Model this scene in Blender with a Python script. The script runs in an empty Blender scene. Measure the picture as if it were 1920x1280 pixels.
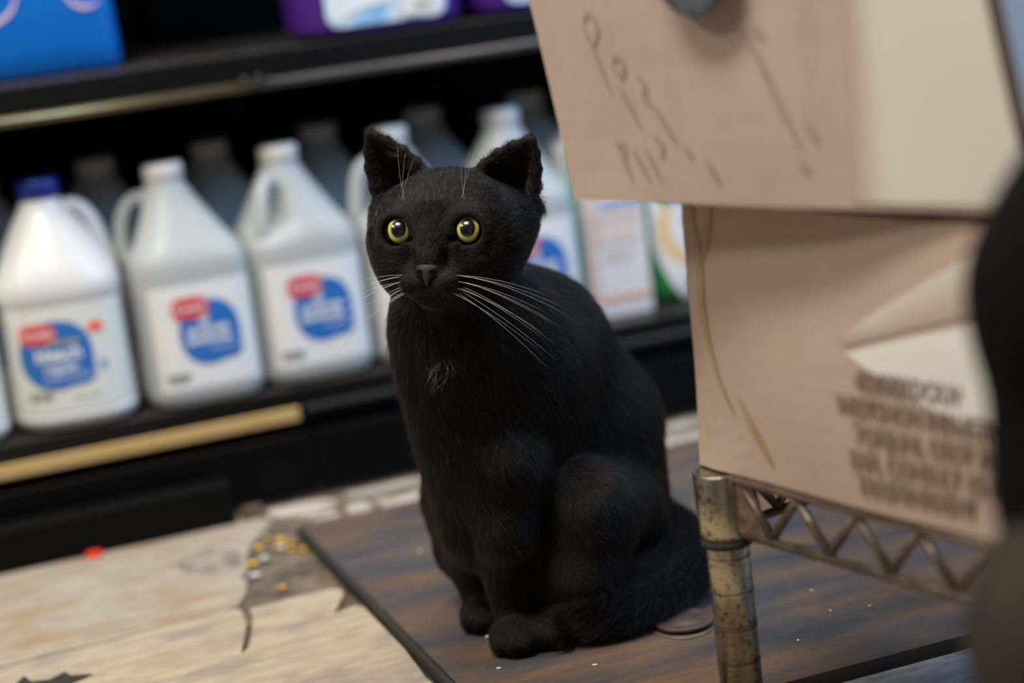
import bpy, bmesh, math
import numpy as np
from mathutils import Vector, Matrix

# ------------------------------------------------------------------ camera, world, lights, exposure
scene = bpy.context.scene
COL = scene.collection
LENS = 70.0
FPX = 1920 * LENS / 36.0
PITCH, ROLL, CAMH = math.radians(12.4), math.radians(7.0), 0.58
c_f = np.array([0, math.cos(PITCH), -math.sin(PITCH)])
_r0 = np.array([1.0, 0, 0]); _u0 = np.array([0, math.sin(PITCH), math.cos(PITCH)])
c_r = math.cos(ROLL) * _r0 - math.sin(ROLL) * _u0
c_u = math.sin(ROLL) * _r0 + math.cos(ROLL) * _u0
c_o = np.array([0, 0, CAMH])
cam_d = bpy.data.cameras.new('camera'); cam = bpy.data.objects.new('camera', cam_d); COL.objects.link(cam)
cam_d.lens = LENS; cam_d.sensor_width = 36; cam_d.clip_start = 0.02
cam.matrix_world = Matrix(((c_r[0], c_u[0], -c_f[0], 0), (c_r[1], c_u[1], -c_f[1], 0), (c_r[2], c_u[2], -c_f[2], CAMH), (0, 0, 0, 1)))
cam_d.dof.use_dof = True; cam_d.dof.focus_distance = 1.50; cam_d.dof.aperture_fstop = 2.1
scene.camera = cam

w = bpy.data.worlds.new('world'); scene.world = w; w.use_nodes = True
w.node_tree.nodes['Background'].inputs[0].default_value = (0.9, 0.95, 1.0, 1)
w.node_tree.nodes['Background'].inputs[1].default_value = 0.02

def area(name, loc, target, sx, sy, energy, color):
    d = bpy.data.lights.new(name, 'AREA'); d.shape = 'RECTANGLE'; d.size = sx; d.size_y = sy; d.energy = energy; d.color = color
    o = bpy.data.objects.new(name, d); COL.objects.link(o); o.location = loc
    o.rotation_euler = (Vector(target) - Vector(loc)).to_track_quat('-Z', 'Y').to_euler()
    return o
area('ceiling_tube_light', (-0.5, 0.85, 2.3), (-0.1, 1.75, 0.2), 0.8, 0.3, 50, (1.0, 0.93, 0.83))
area('aisle_tube_light', (-1.7, 1.0, 2.0), (0.1, 1.5, 0.3), 0.9, 0.3, 20, (1.0, 0.9, 0.78))
area('back_tube_light', (0.25, 2.0, 2.35), (0.02, 1.6, 0.3), 1.0, 0.2, 24, (1.0, 0.95, 0.88))
area('doorway_daylight', (1.45, 1.6, 1.35), (0.08, 1.65, 0.2), 0.5, 0.9, 30, (0.34, 0.60, 1.0))
scene.view_settings.view_transform = 'Standard'; scene.view_settings.look = 'None'
scene.view_settings.exposure = 0.0; scene.view_settings.gamma = 1.0; scene.view_settings.use_curve_mapping = False

# ------------------------------------------------------------------ helpers
YAW = math.radians(18.5)                      # the shelving and the floor run at this angle to the camera
E_ = np.array([math.cos(YAW), math.sin(YAW), 0]); N_ = np.array([-math.sin(YAW), math.cos(YAW), 0])
def W(u, v, z=0.0): return E_ * u + N_ * v + np.array([0, 0, z])
def at(x, y, d):                              # a world point from a photo position and its depth
    return c_o + (c_f + (x - 960) / FPX * c_r - (y - 640) / FPX * c_u) * d
rng = np.random.RandomState(7)

def new_mesh(name, verts, faces, m=None, parent=None, smooth=False, loc=None, rz=0.0):
    me = bpy.data.meshes.new(name)
    me.from_pydata([tuple(map(float, v)) for v in verts], [], [tuple(int(i) for i in f) for f in faces]); me.update()
    return link(name, me, m, parent, smooth, loc, rz)
def link(name, me, m=None, parent=None, smooth=False, loc=None, rz=0.0):
    o = bpy.data.objects.new(name, me); COL.objects.link(o)
    if m is not None:
        if len(me.materials) == 0: me.materials.append(m)
    if smooth: me.polygons.foreach_set('use_smooth', [True] * len(me.polygons))
    if parent is not None: o.parent = parent
    if loc is not None: o.location = tuple(map(float, loc))
    if rz: o.rotation_euler = (0, 0, rz)
    return o
def bm_obj(name, bm, m, parent=None, smooth=False, loc=None, rz=0.0):
    bmesh.ops.recalc_face_normals(bm, faces=bm.faces)
    me = bpy.data.meshes.new(name); bm.to_mesh(me); bm.free()
    return link(name, me, m, parent, smooth, loc, rz)
def thing(name, label, cat, loc=(0, 0, 0), rz=0.0, group=None):
    o = bpy.data.objects.new(name, None); COL.objects.link(o); o.location = tuple(map(float, loc)); o.rotation_euler = (0, 0, rz)
    return tag(o, label, cat, group)
def tag(o, label=None, cat=None, group=None, kind=None):
    if label: o['label'] = label
    if cat: o['category'] = cat
    if group: o['group'] = group
    if kind: o['kind'] = kind
    return o
def box_bm(x0, x1, y0, y1, z0, z1, bev=0.0, seg=2, bm=None):
    bm = bm or bmesh.new()
    vs = [bm.verts.new((x, y, z)) for x in (x0, x1) for y in (y0, y1) for z in (z0, z1)]
    fs = [(0, 1, 3, 2), (4, 6, 7, 5), (0, 4, 5, 1), (2, 3, 7, 6), (0, 2, 6, 4), (1, 5, 7, 3)]
    nf = [bm.faces.new([vs[i] for i in f]) for f in fs]
    if bev:
        es = list({e for f in nf for e in f.edges})
        bmesh.ops.bevel(bm, geom=es, offset=bev, segments=seg, profile=0.5, affect='EDGES')
    return bm
def box(name, m, parent, x0, x1, y0, y1, z0, z1, bev=0.001, **k):
    return bm_obj(name, box_bm(x0, x1, y0, y1, z0, z1, bev), m, parent, **k)
def prism(name, outline, z0, z1, m, parent=None, bev=0.0, **k):
    bm = bmesh.new()
    lo = [bm.verts.new((p[0], p[1], z0)) for p in outline]; hi = [bm.verts.new((p[0], p[1], z1)) for p in outline]
    bm.faces.new(hi); bm.faces.new(lo[::-1]); n = len(outline)
    for i in range(n): bm.faces.new((lo[i], lo[(i + 1) % n], hi[(i + 1) % n], hi[i]))
    bmesh.ops.recalc_face_normals(bm, faces=bm.faces)
    bmesh.ops.triangulate(bm, faces=[f for f in bm.faces if len(f.verts) > 4])
    return bm_obj(name, bm, m, parent, **k)
def tube_geo(pts, radii, seg=8, closed=False, cap=True):
    pts = np.asarray(pts, float); n = len(pts); radii = np.broadcast_to(np.asarray(radii, float), (n,))
    if closed: tan = np.roll(pts, -1, 0) - np.roll(pts, 1, 0)
    else: tan = np.gradient(pts, axis=0)
    tan /= np.linalg.norm(tan, axis=1, keepdims=True) + 1e-12
    ref = np.array([0, 0, 1.0]) if abs(tan[0][2]) < 0.9 else np.array([1.0, 0, 0])
    verts, faces = [], []
    s = np.cross(tan[0], ref); s /= np.linalg.norm(s)
    for i in range(n):
        s = s - tan[i] * np.dot(s, tan[i]); s /= np.linalg.norm(s); b = np.cross(tan[i], s)
        for k in range(seg):
            a = 2 * math.pi * k / seg
            verts.append(pts[i] + radii[i] * (math.cos(a) * s + math.sin(a) * b))
    m_ = n if closed else n - 1
    for i in range(m_):
        for k in range(seg):
            j = (i + 1) % n
            faces.append((i * seg + k, i * seg + (k + 1) % seg, j * seg + (k + 1) % seg, j * seg + k))
    if cap and not closed:
        faces.append(tuple(range(seg))[::-1]); faces.append(tuple((n - 1) * seg + k for k in range(seg)))
    return verts, faces
def tube(name, pts, radii, m, parent=None, seg=8, closed=False, **k):
    v, f = tube_geo(pts, radii, seg, closed)
    return new_mesh(name, v, f, m, parent, True, **k)
def lathe(name, prof, m, parent=None, seg=32, **k):
    verts, faces = [], []
    for r, z in prof:
        for i in range(seg):
            a = 2 * math.pi * i / seg; verts.append((r * math.cos(a), r * math.sin(a), z))
    for j in range(len(prof) - 1):
        for i in range(seg):
            faces.append((j * seg + i, j * seg + (i + 1) % seg, (j + 1) * seg + (i + 1) % seg, (j + 1) * seg + i))
    faces.append(tuple(range(seg))[::-1]); faces.append(tuple((len(prof) - 1) * seg + i for i in range(seg)))
    return new_mesh(name, verts, faces, m, parent, True, **k)
def spline(ctrl, n):
    """Catmull-Rom through ctrl rows"""
    c = np.asarray(ctrl, float); c = np.vstack([2 * c[0] - c[1], c, 2 * c[-1] - c[-2]]); out = []
    segs = len(c) - 3
    for t in np.linspace(0, segs, n):
        i = min(int(t), segs - 1); f = t - i; p0, p1, p2, p3 = c[i:i + 4]
        out.append(0.5 * ((2 * p1) + (-p0 + p2) * f + (2 * p0 - 5 * p1 + 4 * p2 - p3) * f * f + (-p0 + 3 * p1 - 3 * p2 + p3) * f ** 3))
    return np.array(out)

# ------------------------------------------------------------------ materials
def mat(name, color, rough=0.5, metal=0.0, spec=0.5, color2=None, scale=20.0, stretch=(1, 1, 1), bump=0.0, bscale=None, coat=0.0,
        trans=0.0, ior=1.45, detail=5.0, lo=0.35, hi=0.65, color3=None, sss=0.0, scale3=None, lo3=0.5, hi3=0.7, stretch3=None):
    m = bpy.data.materials.new(name); m.use_nodes = True; nt = m.node_tree; b = nt.nodes['Principled BSDF']
    b.inputs['Base Color'].default_value = (*color, 1); b.inputs['Roughness'].default_value = rough
    b.inputs['Metallic'].default_value = metal; b.inputs['Specular IOR Level'].default_value = spec
    b.inputs['Coat Weight'].default_value = coat; b.inputs['Coat Roughness'].default_value = 0.15
    b.inputs['Transmission Weight'].default_value = trans; b.inputs['IOR'].default_value = ior
    if sss:
        b.inputs['Subsurface Weight'].default_value = sss; b.inputs['Subsurface Radius'].default_value = (0.01, 0.01, 0.01); b.inputs['Subsurface Scale'].default_value = 1.0
    if color2 is not None or bump:
        tc = nt.nodes.new('ShaderNodeTexCoord')
        def noise(sc, st, det=detail):
            mp = nt.nodes.new('ShaderNodeMapping'); mp.inputs['Scale'].default_value = st
            nt.links.new(tc.outputs['Object'], mp.inputs[0])
            nz = nt.nodes.new('ShaderNodeTexNoise'); nz.inputs['Scale'].default_value = sc; nz.inputs['Detail'].default_value = det
            nz.inputs['Roughness'].default_value = 0.62
            nt.links.new(mp.outputs[0], nz.inputs['Vector']); return nz
        cur = None
        if color2 is not None:
            nz = noise(scale, stretch); rp = nt.nodes.new('ShaderNodeValToRGB')
            rp.color_ramp.elements[0].position = lo; rp.color_ramp.elements[1].position = hi
            rp.color_ramp.elements[0].color = (*color, 1); rp.color_ramp.elements[1].color = (*color2, 1)
            nt.links.new(nz.outputs['Fac'], rp.inputs[0]); cur = rp.outputs[0]
        if color3 is not None:
            nz3 = noise(scale3 or scale * 2.3, stretch3 or stretch); rp3 = nt.nodes.new('ShaderNodeValToRGB')
            rp3.color_ramp.elements[0].position = lo3; rp3.color_ramp.elements[1].position = hi3
            rp3.color_ramp.elements[0].color = (0, 0, 0, 1); rp3.color_ramp.elements[1].color = (1, 1, 1, 1)
            nt.links.new(nz3.outputs['Fac'], rp3.inputs[0])
            mx = nt.nodes.new('ShaderNodeMix'); mx.data_type = 'RGBA'
            nt.links.new(rp3.outputs[0], mx.inputs['Factor']); nt.links.new(cur, mx.inputs['A']); mx.inputs['B'].default_value = (*color3, 1)
            cur = mx.outputs['Result']
        if cur is not None: nt.links.new(cur, b.inputs['Base Color'])
        if bump:
            nb = noise(bscale or scale, stretch); bp = nt.nodes.new('ShaderNodeBump'); bp.inputs['Strength'].default_value = bump
            bp.inputs['Distance'].default_value = 0.004
            nt.links.new(nb.outputs['Fac'], bp.inputs['Height']); nt.links.new(bp.outputs[0], b.inputs['Normal'])
    return m
M = {}
M['wall_paint'] = mat('wall_paint', (0.30, 0.28, 0.26), 0.8, color2=(0.34, 0.32, 0.30), scale=3)
M['subfloor'] = mat('subfloor', (0.075, 0.058, 0.045), 0.9, color2=(0.21, 0.155, 0.10), scale=60, bump=0.5, color3=(0.03, 0.025, 0.022), scale3=25)
def plank_mat(name, c1, c2, c3):
    return mat(name, c1, 0.55, color2=c2, scale=22, stretch=(1.0, 3.4, 1), detail=9, lo=0.42, hi=0.58, color3=c3, scale3=15, stretch3=(1.0, 2.4, 1), lo3=0.5, hi3=0.62, bump=0.12, bscale=30)
M['plank1'] = plank_mat('plank_beige', (0.33, 0.275, 0.20), (0.40, 0.35, 0.275), (0.34, 0.235, 0.145))
M['plank2'] = plank_mat('plank_cream', (0.38, 0.32, 0.245), (0.46, 0.40, 0.29), (0.31, 0.26, 0.225))
M['plank3'] = plank_mat('plank_grey', (0.16, 0.15, 0.14), (0.30, 0.28, 0.26), (0.20, 0.21, 0.22))
M['pale'] = mat('worn_white', (0.50, 0.46, 0.40), 0.7, color2=(0.30, 0.22, 0.12), scale=28, stretch=(1, 2.5, 1), lo=0.42, hi=0.6, bump=0.3)
M['dark_edge'] = mat('dark_edge', (0.03, 0.026, 0.022), 0.8)
M['board'] = mat('board', (0.046, 0.050, 0.060), 0.40, color2=(0.150, 0.090, 0.052), scale=4.2, stretch=(1.0, 3.0, 1), detail=14, lo=0.41, hi=0.58,
                 color3=(0.075, 0.072, 0.073), scale3=40, stretch3=(1.0, 7.0, 1), lo3=0.48, hi3=0.70, bump=0.15, bscale=60)
M['black_metal'] = mat('black_metal', (0.003, 0.003, 0.003), 0.5, spec=0.12)
M['lip_black'] = mat('lip_black', (0.005, 0.005, 0.005), 0.35, spec=0.3)
M['deck_top'] = mat('deck_top', (0.02, 0.018, 0.016), 0.4, color2=(0.06, 0.05, 0.04), scale=14, spec=.3)
M['brass'] = mat('brass_strip', (0.60, 0.38, 0.13), 0.5, metal=0.0, color2=(0.64, 0.43, 0.18), scale=30)
M['brass_dim'] = mat('brass_dim', (0.42, 0.28, 0.12), 0.33, metal=0.9, color2=(0.20, 0.135, 0.07), scale=5)
M['steel_dull'] = mat('steel_dull', (0.07, 0.07, 0.078), 0.35, metal=0.5)
M['white_plastic'] = mat('white_plastic', (0.64, 0.635, 0.625), 0.32, sss=0.0)
M['clear_plastic'] = mat('clear_plastic', (0.64, 0.68, 0.675), 0.28, trans=0.35, ior=1.2)
M['cap_white'] = mat('cap_white', (0.66, 0.64, 0.60), 0.45)
M['cap_blue'] = mat('cap_blue', (0.006, 0.02, 0.17), 0.4)
M['label_white'] = mat('label_white', (0.83, 0.82, 0.80), 0.35)
M['label_bleach'] = mat('label_bleach', (0.74, 0.76, 0.70), 0.4)
M['blue_print'] = mat('blue_print', (0.025, 0.16, 0.50), 0.4)
M['blue_lite'] = mat('blue_lite', (0.22, 0.35, 0.66), 0.4)
M['red_print'] = mat('red_print', (0.72, 0.07, 0.07), 0.4)
M['white_print'] = mat('white_print', (0.82, 0.83, 0.85), 0.4)
M['green_print'] = mat('green_print', (0.30, 0.36, 0.25), 0.5)
M['grey_print'] = mat('grey_print', (0.16, 0.17, 0.17), 0.5)
M['orange_sticker'] = mat('orange_sticker', (1.0, 0.13, 0.04), 0.5)
M['bag_blue'] = mat('bag_blue', (0.002, 0.14, 0.50), 0.30, bump=0.2, bscale=9)
M['pink_print'] = mat('pink_print', (0.75, 0.55, 0.72), 0.4)
M['purple'] = mat('purple', (0.075, 0.018, 0.24), 0.35)
M['sky_print'] = mat('sky_print', (0.22, 0.50, 0.78), 0.4, color2=(0.68, 0.78, 0.82), scale=26, lo=0.42, hi=0.58)
M['carton_white'] = mat('carton_white', (0.78, 0.74, 0.70), 0.5)
M['carton_orange'] = mat('carton_orange', (0.82, 0.36, 0.20), 0.5)
M['carton_peach'] = mat('carton_peach', (0.80, 0.64, 0.55), 0.5)
M['green_deep'] = mat('green_deep', (0.02, 0.26, 0.05), 0.35)
M['green_soft'] = mat('green_soft', (0.18, 0.45, 0.30), 0.45)
M['yellow_ring'] = mat('yellow_ring', (0.85, 0.60, 0.28), 0.4)
M['kraft'] = mat('kraft_carton', (0.43, 0.325, 0.275), 0.55, color2=(0.50, 0.40, 0.345), scale=7, lo=0.3, hi=0.7, color3=(0.38, 0.27, 0.18), scale3=6, stretch3=(2.5, 2.5, 0.5), lo3=0.60, hi3=0.85, bump=0.06, bscale=40)
M['kraft_low'] = mat('kraft_carton_low', (0.46, 0.34, 0.265), 0.55, color2=(0.50, 0.39, 0.33), scale=8, lo=0.3, hi=0.7, color3=(0.37, 0.25, 0.13), scale3=9, stretch3=(2.5, 2.5, 0.6), lo3=0.60, hi3=0.85, bump=0.06, bscale=40)
M['carton_panel'] = mat('carton_panel', (0.74, 0.72, 0.66), 0.5, color2=(0.78, 0.73, 0.62), scale=5)
M['carton_tan'] = mat('carton_tan', (0.60, 0.53, 0.44), 0.5)
M['carton_light_patch'] = mat('carton_light_patch', (0.78, 0.78, 0.74), 0.5)  # colour of the light painted on the lower carton
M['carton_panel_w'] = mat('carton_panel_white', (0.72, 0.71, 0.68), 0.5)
M['carton_dark'] = mat('carton_dark', (0.10, 0.07, 0.06), 0.8)
M['ink_brown'] = mat('ink_brown', (0.35, 0.255, 0.20), 0.7, color2=(0.405, 0.305, 0.25), scale=40)
M['ink_dark'] = mat('ink_dark', (0.235, 0.17, 0.13), 0.7)
M['rust_chrome'] = mat('rusty_chrome', (0.52, 0.47, 0.36), 0.27, metal=1.0, color2=(0.46, 0.40, 0.29), scale=60, color3=(0.09, 0.045, 0.022), scale3=210, lo3=0.55, hi3=0.66, bump=0.12, bscale=200)
M['rust'] = mat('rust', (0.08, 0.05, 0.032), 0.8, color2=(0.17, 0.11, 0.065), scale=130, color3=(0.05, 0.03, 0.02), scale3=220, lo3=0.55, hi3=0.65, bump=0.4, bscale=200)
M['wire'] = mat('wire_metal', (0.17, 0.14, 0.105), 0.42, metal=0.5, color2=(0.08, 0.055, 0.038), scale=60, bump=0.2, bscale=150)
M['wire_top'] = mat('wire_top', (0.21, 0.15, 0.115), 0.5, metal=0.2, color2=(0.12, 0.08, 0.055), scale=50, bump=0.2, bscale=150)
M['rust_cap'] = mat('rust_cap', (0.045, 0.026, 0.020), 0.55, color2=(0.08, 0.047, 0.035), scale=60, bump=0.2, bscale=120)
M['trouser'] = mat('trouser', (0.004, 0.004, 0.004), 0.9, spec=0.1)
M['boot'] = mat('boot', (0.040, 0.032, 0.025), 0.8, color2=(0.018, 0.015, 0.012), scale=12, spec=0.2)
M['rag'] = mat('rag', (0.14, 0.17, 0.24), 0.7, color2=(0.03, 0.035, 0.05), scale=22, lo=0.4, hi=0.6)
M['crumb'] = mat('crumb', (0.72, 0.40, 0.03), 0.6)
M['pebble'] = mat('pebble', (0.62, 0.58, 0.55), 0.7)
M['red_scrap'] = mat('red_scrap', (0.85, 0.05, 0.02), 0.5)
M['whisker'] = mat('whisker', (0.62, 0.62, 0.65), 0.35)

# ------------------------------------------------------------------ the floor
floor = box('floor', M['subfloor'], None, -2.2, 3.0, -0.9, 2.7, -0.05, -0.013, 0.0, rz=YAW); tag(floor, kind='structure')
for nm_, bx_ in (('ceiling', (-2.2, 3.0, -0.9, 2.7, 2.6, 2.65)), ('wall_back', (-2.2, 3.0, 2.6, 2.7, -0.013, 2.6)), ('wall_left', (-2.3, -2.2, -0.9, 2.7, -0.013, 2.6)),
                 ('wall_right', (3.0, 3.1, -0.9, 2.7, -0.013, 2.6)), ('wall_front', (-2.2, 3.0, -1.0, -0.9, -0.013, 2.6))):
    tag(box(nm_, M['wall_paint'], None, *bx_, 0.0, rz=YAW), kind='structure')
PT, PB = -0.008, -0.0125                       # plank top and underside
k8 = (CAMH + 0.008) / CAMH                     # planks lie 8 mm below the board
def plank(outline, m): return prism('plank', [(a, b) for a, b in outline], PB, PT, m, floor)
plank([(-0.9, 1.995), (0.20, 1.992), (0.345, 1.985), (0.372, 1.955), (0.361, 1.93), (0.338, 1.892), (0.322, 1.852), (0.313, 1.805), (0.303, 1.795), (0.305, 1.772), (0.294, 1.735),
       (0.283, 1.712), (0.256, 1.706), (0.17, 1.699), (0.05, 1.694), (-0.9, 1.692)], M['plank1'])
plank([(-0.9, 1.689), (0.06, 1.691), (0.17, 1.696), (0.25, 1.703), (0.272, 1.709), (0.283, 1.70), (0.279, 1.66), (0.272, 1.632), (0.262, 1.600), (0.259, 1.588), (0.268, 1.600), (0.278, 1.632), (0.287, 1.668),
       (0.291, 1.698), (0.310, 1.696), (0.334, 1.700), (0.352, 1.702), (0.366, 1.700), (0.375, 1.690), (0.372, 1.675), (0.352, 1.632), (0.356, 1.634), (0.372, 1.640), (0.379, 1.634),
       (0.380, 1.51), (0.376, 1.44), (0.379, 1.385), (-0.9, 1.385)], M['plank2'])
plank([(-0.9, 1.383), (0.379, 1.383), (0.3795, 1.075), (-0.9, 1.075)], M['plank1'])
plank([(-0.9, 1.072), (0.6, 1.072), (0.6, 0.765), (-0.9, 0.765)], M['plank2'])
for i in range(4):
    v1 = 1.236 - i * 0.165
    if v1 - 0.163 > 1.075: plank([(0.383, v1), (1.6, v1), (1.6, v1 - 0.163), (0.383, v1 - 0.163)], M['plank3'])
    else: plank([(0.604, v1), (1.6, v1), (1.6, v1 - 0.163), (0.604, v1 - 0.163)], M['plank3'])
plank([(-0.9, 0.762), (1.6, 0.73), (1.6, 0.3), (-0.9, 0.3)], M['plank1'])
# worn pale strip between the board and the shelving base
for o_ in ([(0.375, 1.992), (0.43, 1.988), (0.452, 1.972), (0.432, 1.947), (0.405, 1.938), (0.392, 1.948), (0.372, 1.97)],
           [(0.408, 1.931), (0.43, 1.934), (0.437, 1.922), (0.424, 1.911), (0.405, 1.915)],
           [(0.447, 1.945), (0.466, 1.952), (0.475, 1.93), (0.462, 1.912), (0.445, 1.918)],
           [(0.478, 1.946), (0.56, 1.938), (0.8, 1.935), (1.6, 1.935), (1.6, 1.905), (0.8, 1.903), (0.56, 1.900), (0.482, 1.913)],
           [(0.455, 1.975), (1.6, 1.96), (1.6, 1.99), (0.46, 1.99)]):
    prism('floor_strip', o_, PB, PT - 0.0005, M['pale'], floor)
# dark torn flakes of the plank surface
for o_ in ([(0.072, 1.632), (0.085, 1.655), (0.089, 1.638), (0.104, 1.632), (0.118, 1.642), (0.121, 1.630), (0.138, 1.621), (0.12, 1.612), (0.10, 1.598), (0.07, 1.602)],):
    f_ = prism('torn_flake', o_, PT, PT + 0.0012, M['dark_edge'], floor)
# stain where the plank is worn through
f_ = prism('worn_patch', [(0.262, 1.835), (0.285, 1.815), (0.308, 1.82), (0.318, 1.85), (0.314, 1.885), (0.295, 1.905), (0.272, 1.90), (0.255, 1.87)], PT - 0.0002, PT + 0.0004,
           mat('worn_patch', (0.19, 0.15, 0.12), 0.7, color2=(0.33, 0.275, 0.21), scale=45, lo=.42, hi=.56), floor)

board = prism('wooden_board', [(0.3865, 1.8855), (0.387, 1.62), (0.3885, 1.2445), (1.62, 1.2415), (1.62, 1.884), (0.8, 1.8845)], -0.0128, 0.0, M['board'], None, rz=YAW)
tag(board, 'dark blue-grey wooden floor board with worn brown patches under the black cat', 'board')
edge = box('board_edge', M['dark_edge'], board, 0.3815, 0.3868, 1.2445, 1.8855, -0.0128, -0.0004, 0.0005)

# ------------------------------------------------------------------ shelving
LIP = 2.048
def shelving(name, u0, u1, label, seam, left):
    t = thing(name, label, 'shelf', (0, 0, 0), YAW)
    u0 += 0.0015; u1 -= 0.0015
    box('base_deck', M['deck_top'], t, u0, u1, LIP + 0.004, 2.52, 0.085, 0.0995, 0.001)
    box('deck_lip', M['lip_black'], t, u0, u1, LIP, LIP + 0.0038, 0.062, 0.0998, 0.0012)
    box('kick_plate', M['black_metal'], t, u0, u1, LIP - 0.034, LIP - 0.022, -0.0075, 0.058, 0.001)
    box('base_underside', M['black_metal'], t, u0, u1, LIP + 0.006, 2.52, 0.03, 0.0845, 0.001)
    box('deck_price_strip', M['brass'] if left else M['steel_dull'], t, u0, u1 - (0.004 if left else 0.0), LIP - 0.005, LIP - 0.0002, 0.066 if left else 0.074, 0.0805, 0.0012)
    box('back_panel', M['black_metal'], t, u0, u1, 2.5205, 2.54, -0.007, 1.75, 0.001)
    for zz, dv, nm in ((0.4565, 0.022, 'shelf'), (0.86, 0.06, 'shelf'), (1.28, 0.09, 'shelf')):
        s = box(nm, M['deck_top'], t, u0, u1, LIP + dv + 0.005, 2.52, zz - 0.018, zz, 0.001)
        box('shelf_lip', M['lip_black'], s, u0, u1, LIP + dv, LIP + dv + 0.0048, zz - 0.030, zz + 0.0005, 0.0012)
        v_, f_ = tube_geo([(u0, LIP + dv - 0.0005, zz - 0.0325), ((u0 + u1) / 2, LIP + dv - 0.0005, zz - 0.0325), (u1, LIP + dv - 0.0005, zz - 0.0325)], 0.0055, 12)
        new_mesh('lip_bead', v_, f_, M['brass_dim'] if left else M['steel_dull'], s, True)
        box('bracket', M['black_metal'], s, u1 - 0.012, u1 - 0.004, LIP + dv + 0.03, 2.52, zz - 0.06, zz - 0.0185, 0.001)
        lathe('seam_rivet', [(0.004, 0), (0.004, 0.003), (0.0025, 0.005)], M['steel_dull'], s, 12).location = (u1 - 0.006 if left else u0 + 0.006, LIP + dv - 0.006, zz - 0.027)
    box('upright', M['black_metal'], t, u1 - 0.02, u1, 2.50, 2.52, -0.007, 1.75, 0.001)
    return t
sl = shelving('shelving_unit', -0.52, 0.441, 'black metal shelf unit with gold price strip under the bleach jug', 0.44, True)
sr = shelving('shelving_unit', 0.441, 1.40, 'black metal shelf unit with plain dark lip behind the cat', 0.44, False)
bar = box('base_bar', M['black_metal'], None, -0.50, 0.337, 1.962, 1.9955, PT, 0.036, 0.003, rz=YAW)
tag(bar, 'low black bar on the floor along the foot of the shelving', 'bar')
bl = bm_obj('floor_bolt', box_bm(0.345, 0.367, 1.968, 1.982, PT, 0.004, 0.003), M['rust'], None, rz=YAW)
tag(bl, 'small rusty foot beside the end of the low black bar', 'bracket')

# ------------------------------------------------------------------ text and label patches on jugs
def text_geo(body, size, bold=0.0, align='CENTER'):
    cu = bpy.data.curves.new('t', 'FONT'); cu.body = body; cu.size = size; cu.align_x = align; cu.align_y = 'CENTER'; cu.offset = bold; cu.resolution_u = 3
    o = bpy.data.objects.new('t', cu); COL.objects.link(o)
    dg = bpy.context.evaluated_depsgraph_get(); me = bpy.data.meshes.new_from_object(o.evaluated_get(dg))
    v = np.array([tuple(q.co) for q in me.vertices])[:, :2]; f = [tuple(p.vertices) for p in me.polygons]
    bpy.data.objects.remove(o); bpy.data.meshes.remove(me); bpy.data.curves.remove(cu)
    return v, f
def star_geo(outline, rings=6):
    o = np.asarray(outline, float); c = o.mean(0); n = len(o); v = [c]; f = []
    for r in range(1, rings + 1): v += list(c + (o - c) * r / rings)
    for i in range(n): f.append((0, 1 + i, 1 + (i + 1) % n))
    for r in range(rings - 1):
        a = 1 + r * n; b = a + n
        for i in range(n): f.append((a + i, b + i, b + (i + 1) % n, a + (i + 1) % n))
    return np.array(v), f
def grid_geo(x0, x1, y0, y1, nx=16, ny=8):
    v = [(x0 + (x1 - x0) * i / nx, y0 + (y1 - y0) * j / ny) for j in range(ny + 1) for i in range(nx + 1)]
    f = [(j * (nx + 1) + i, j * (nx + 1) + i + 1, (j + 1) * (nx + 1) + i + 1, (j + 1) * (nx + 1) + i) for j in range(ny) for i in range(nx)]
    return np.array(v), f
def round_rect(x0, x1, y0, y1, r, n=6):
    out = []
    for cx, cy, a0 in ((x1 - r, y1 - r, 0), (x0 + r, y1 - r, 90), (x0 + r, y0 + r, 180), (x1 - r, y0 + r, 270)):
        for k in range(n + 1):
            a = math.radians(a0 + 90 * k / n); out.append((cx + r * math.cos(a), cy + r * math.sin(a)))
    return out
def superloft(rows, n_seg=40):
    """rows: (z, half width, half depth, exponent, x offset, y offset) -> closed loft"""
    verts, faces = [], []
    for z, a, b, ex, ox, oy in rows:
        for i in range(n_seg):
            t = 2 * math.pi * i / n_seg; c, s = math.cos(t), math.sin(t)
            verts.append((ox + a * math.copysign(abs(c) ** (2 / ex), c), oy + b * math.copysign(abs(s) ** (2 / ex), s), z))
    R = len(rows)
    for j in range(R - 1):
        for i in range(n_seg):
            faces.append((j * n_seg + i, j * n_seg + (i + 1) % n_seg, (j + 1) * n_seg + (i + 1) % n_seg, (j + 1) * n_seg + i))
    faces.append(tuple(range(n_seg))[::-1]); faces.append(tuple((R - 1) * n_seg + i for i in range(n_seg)))
    return verts, faces
class Front:
    """the front of a superellipse body, for laying printed patches on it"""
    def __init__(s, a, b, ex): s.a, s.b, s.ex = a, b, ex
    def put(s, name, geo, m, parent, off):
        v, f = geo; x = np.clip(v[:, 0], -s.a * 0.985, s.a * 0.985)
        y = -s.b * (1 - np.abs(x / s.a) ** s.ex) ** (1 / s.ex) - off
        o = new_mesh(name, np.c_[x, y, v[:, 1]], f, m, parent, True); return o
def shift(geo, x, y): v, f = geo; return v + np.array([x, y]), f
def blob_outline(cx, cy, w_, h_):
    pts = []
    for k in range(48):
        a = 2 * math.pi * k / 48; c, s = math.cos(a), math.sin(a)
        ex = 2.2
        x = math.copysign(abs(c) ** (2 / ex), c); y = math.copysign(abs(s) ** (2 / ex), s)
        if x > 0 and y < 0: x, y = (x if x > abs(y) else x), y
        pts.append([cx + x * w_, cy + y * h_])
    return pts
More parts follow.
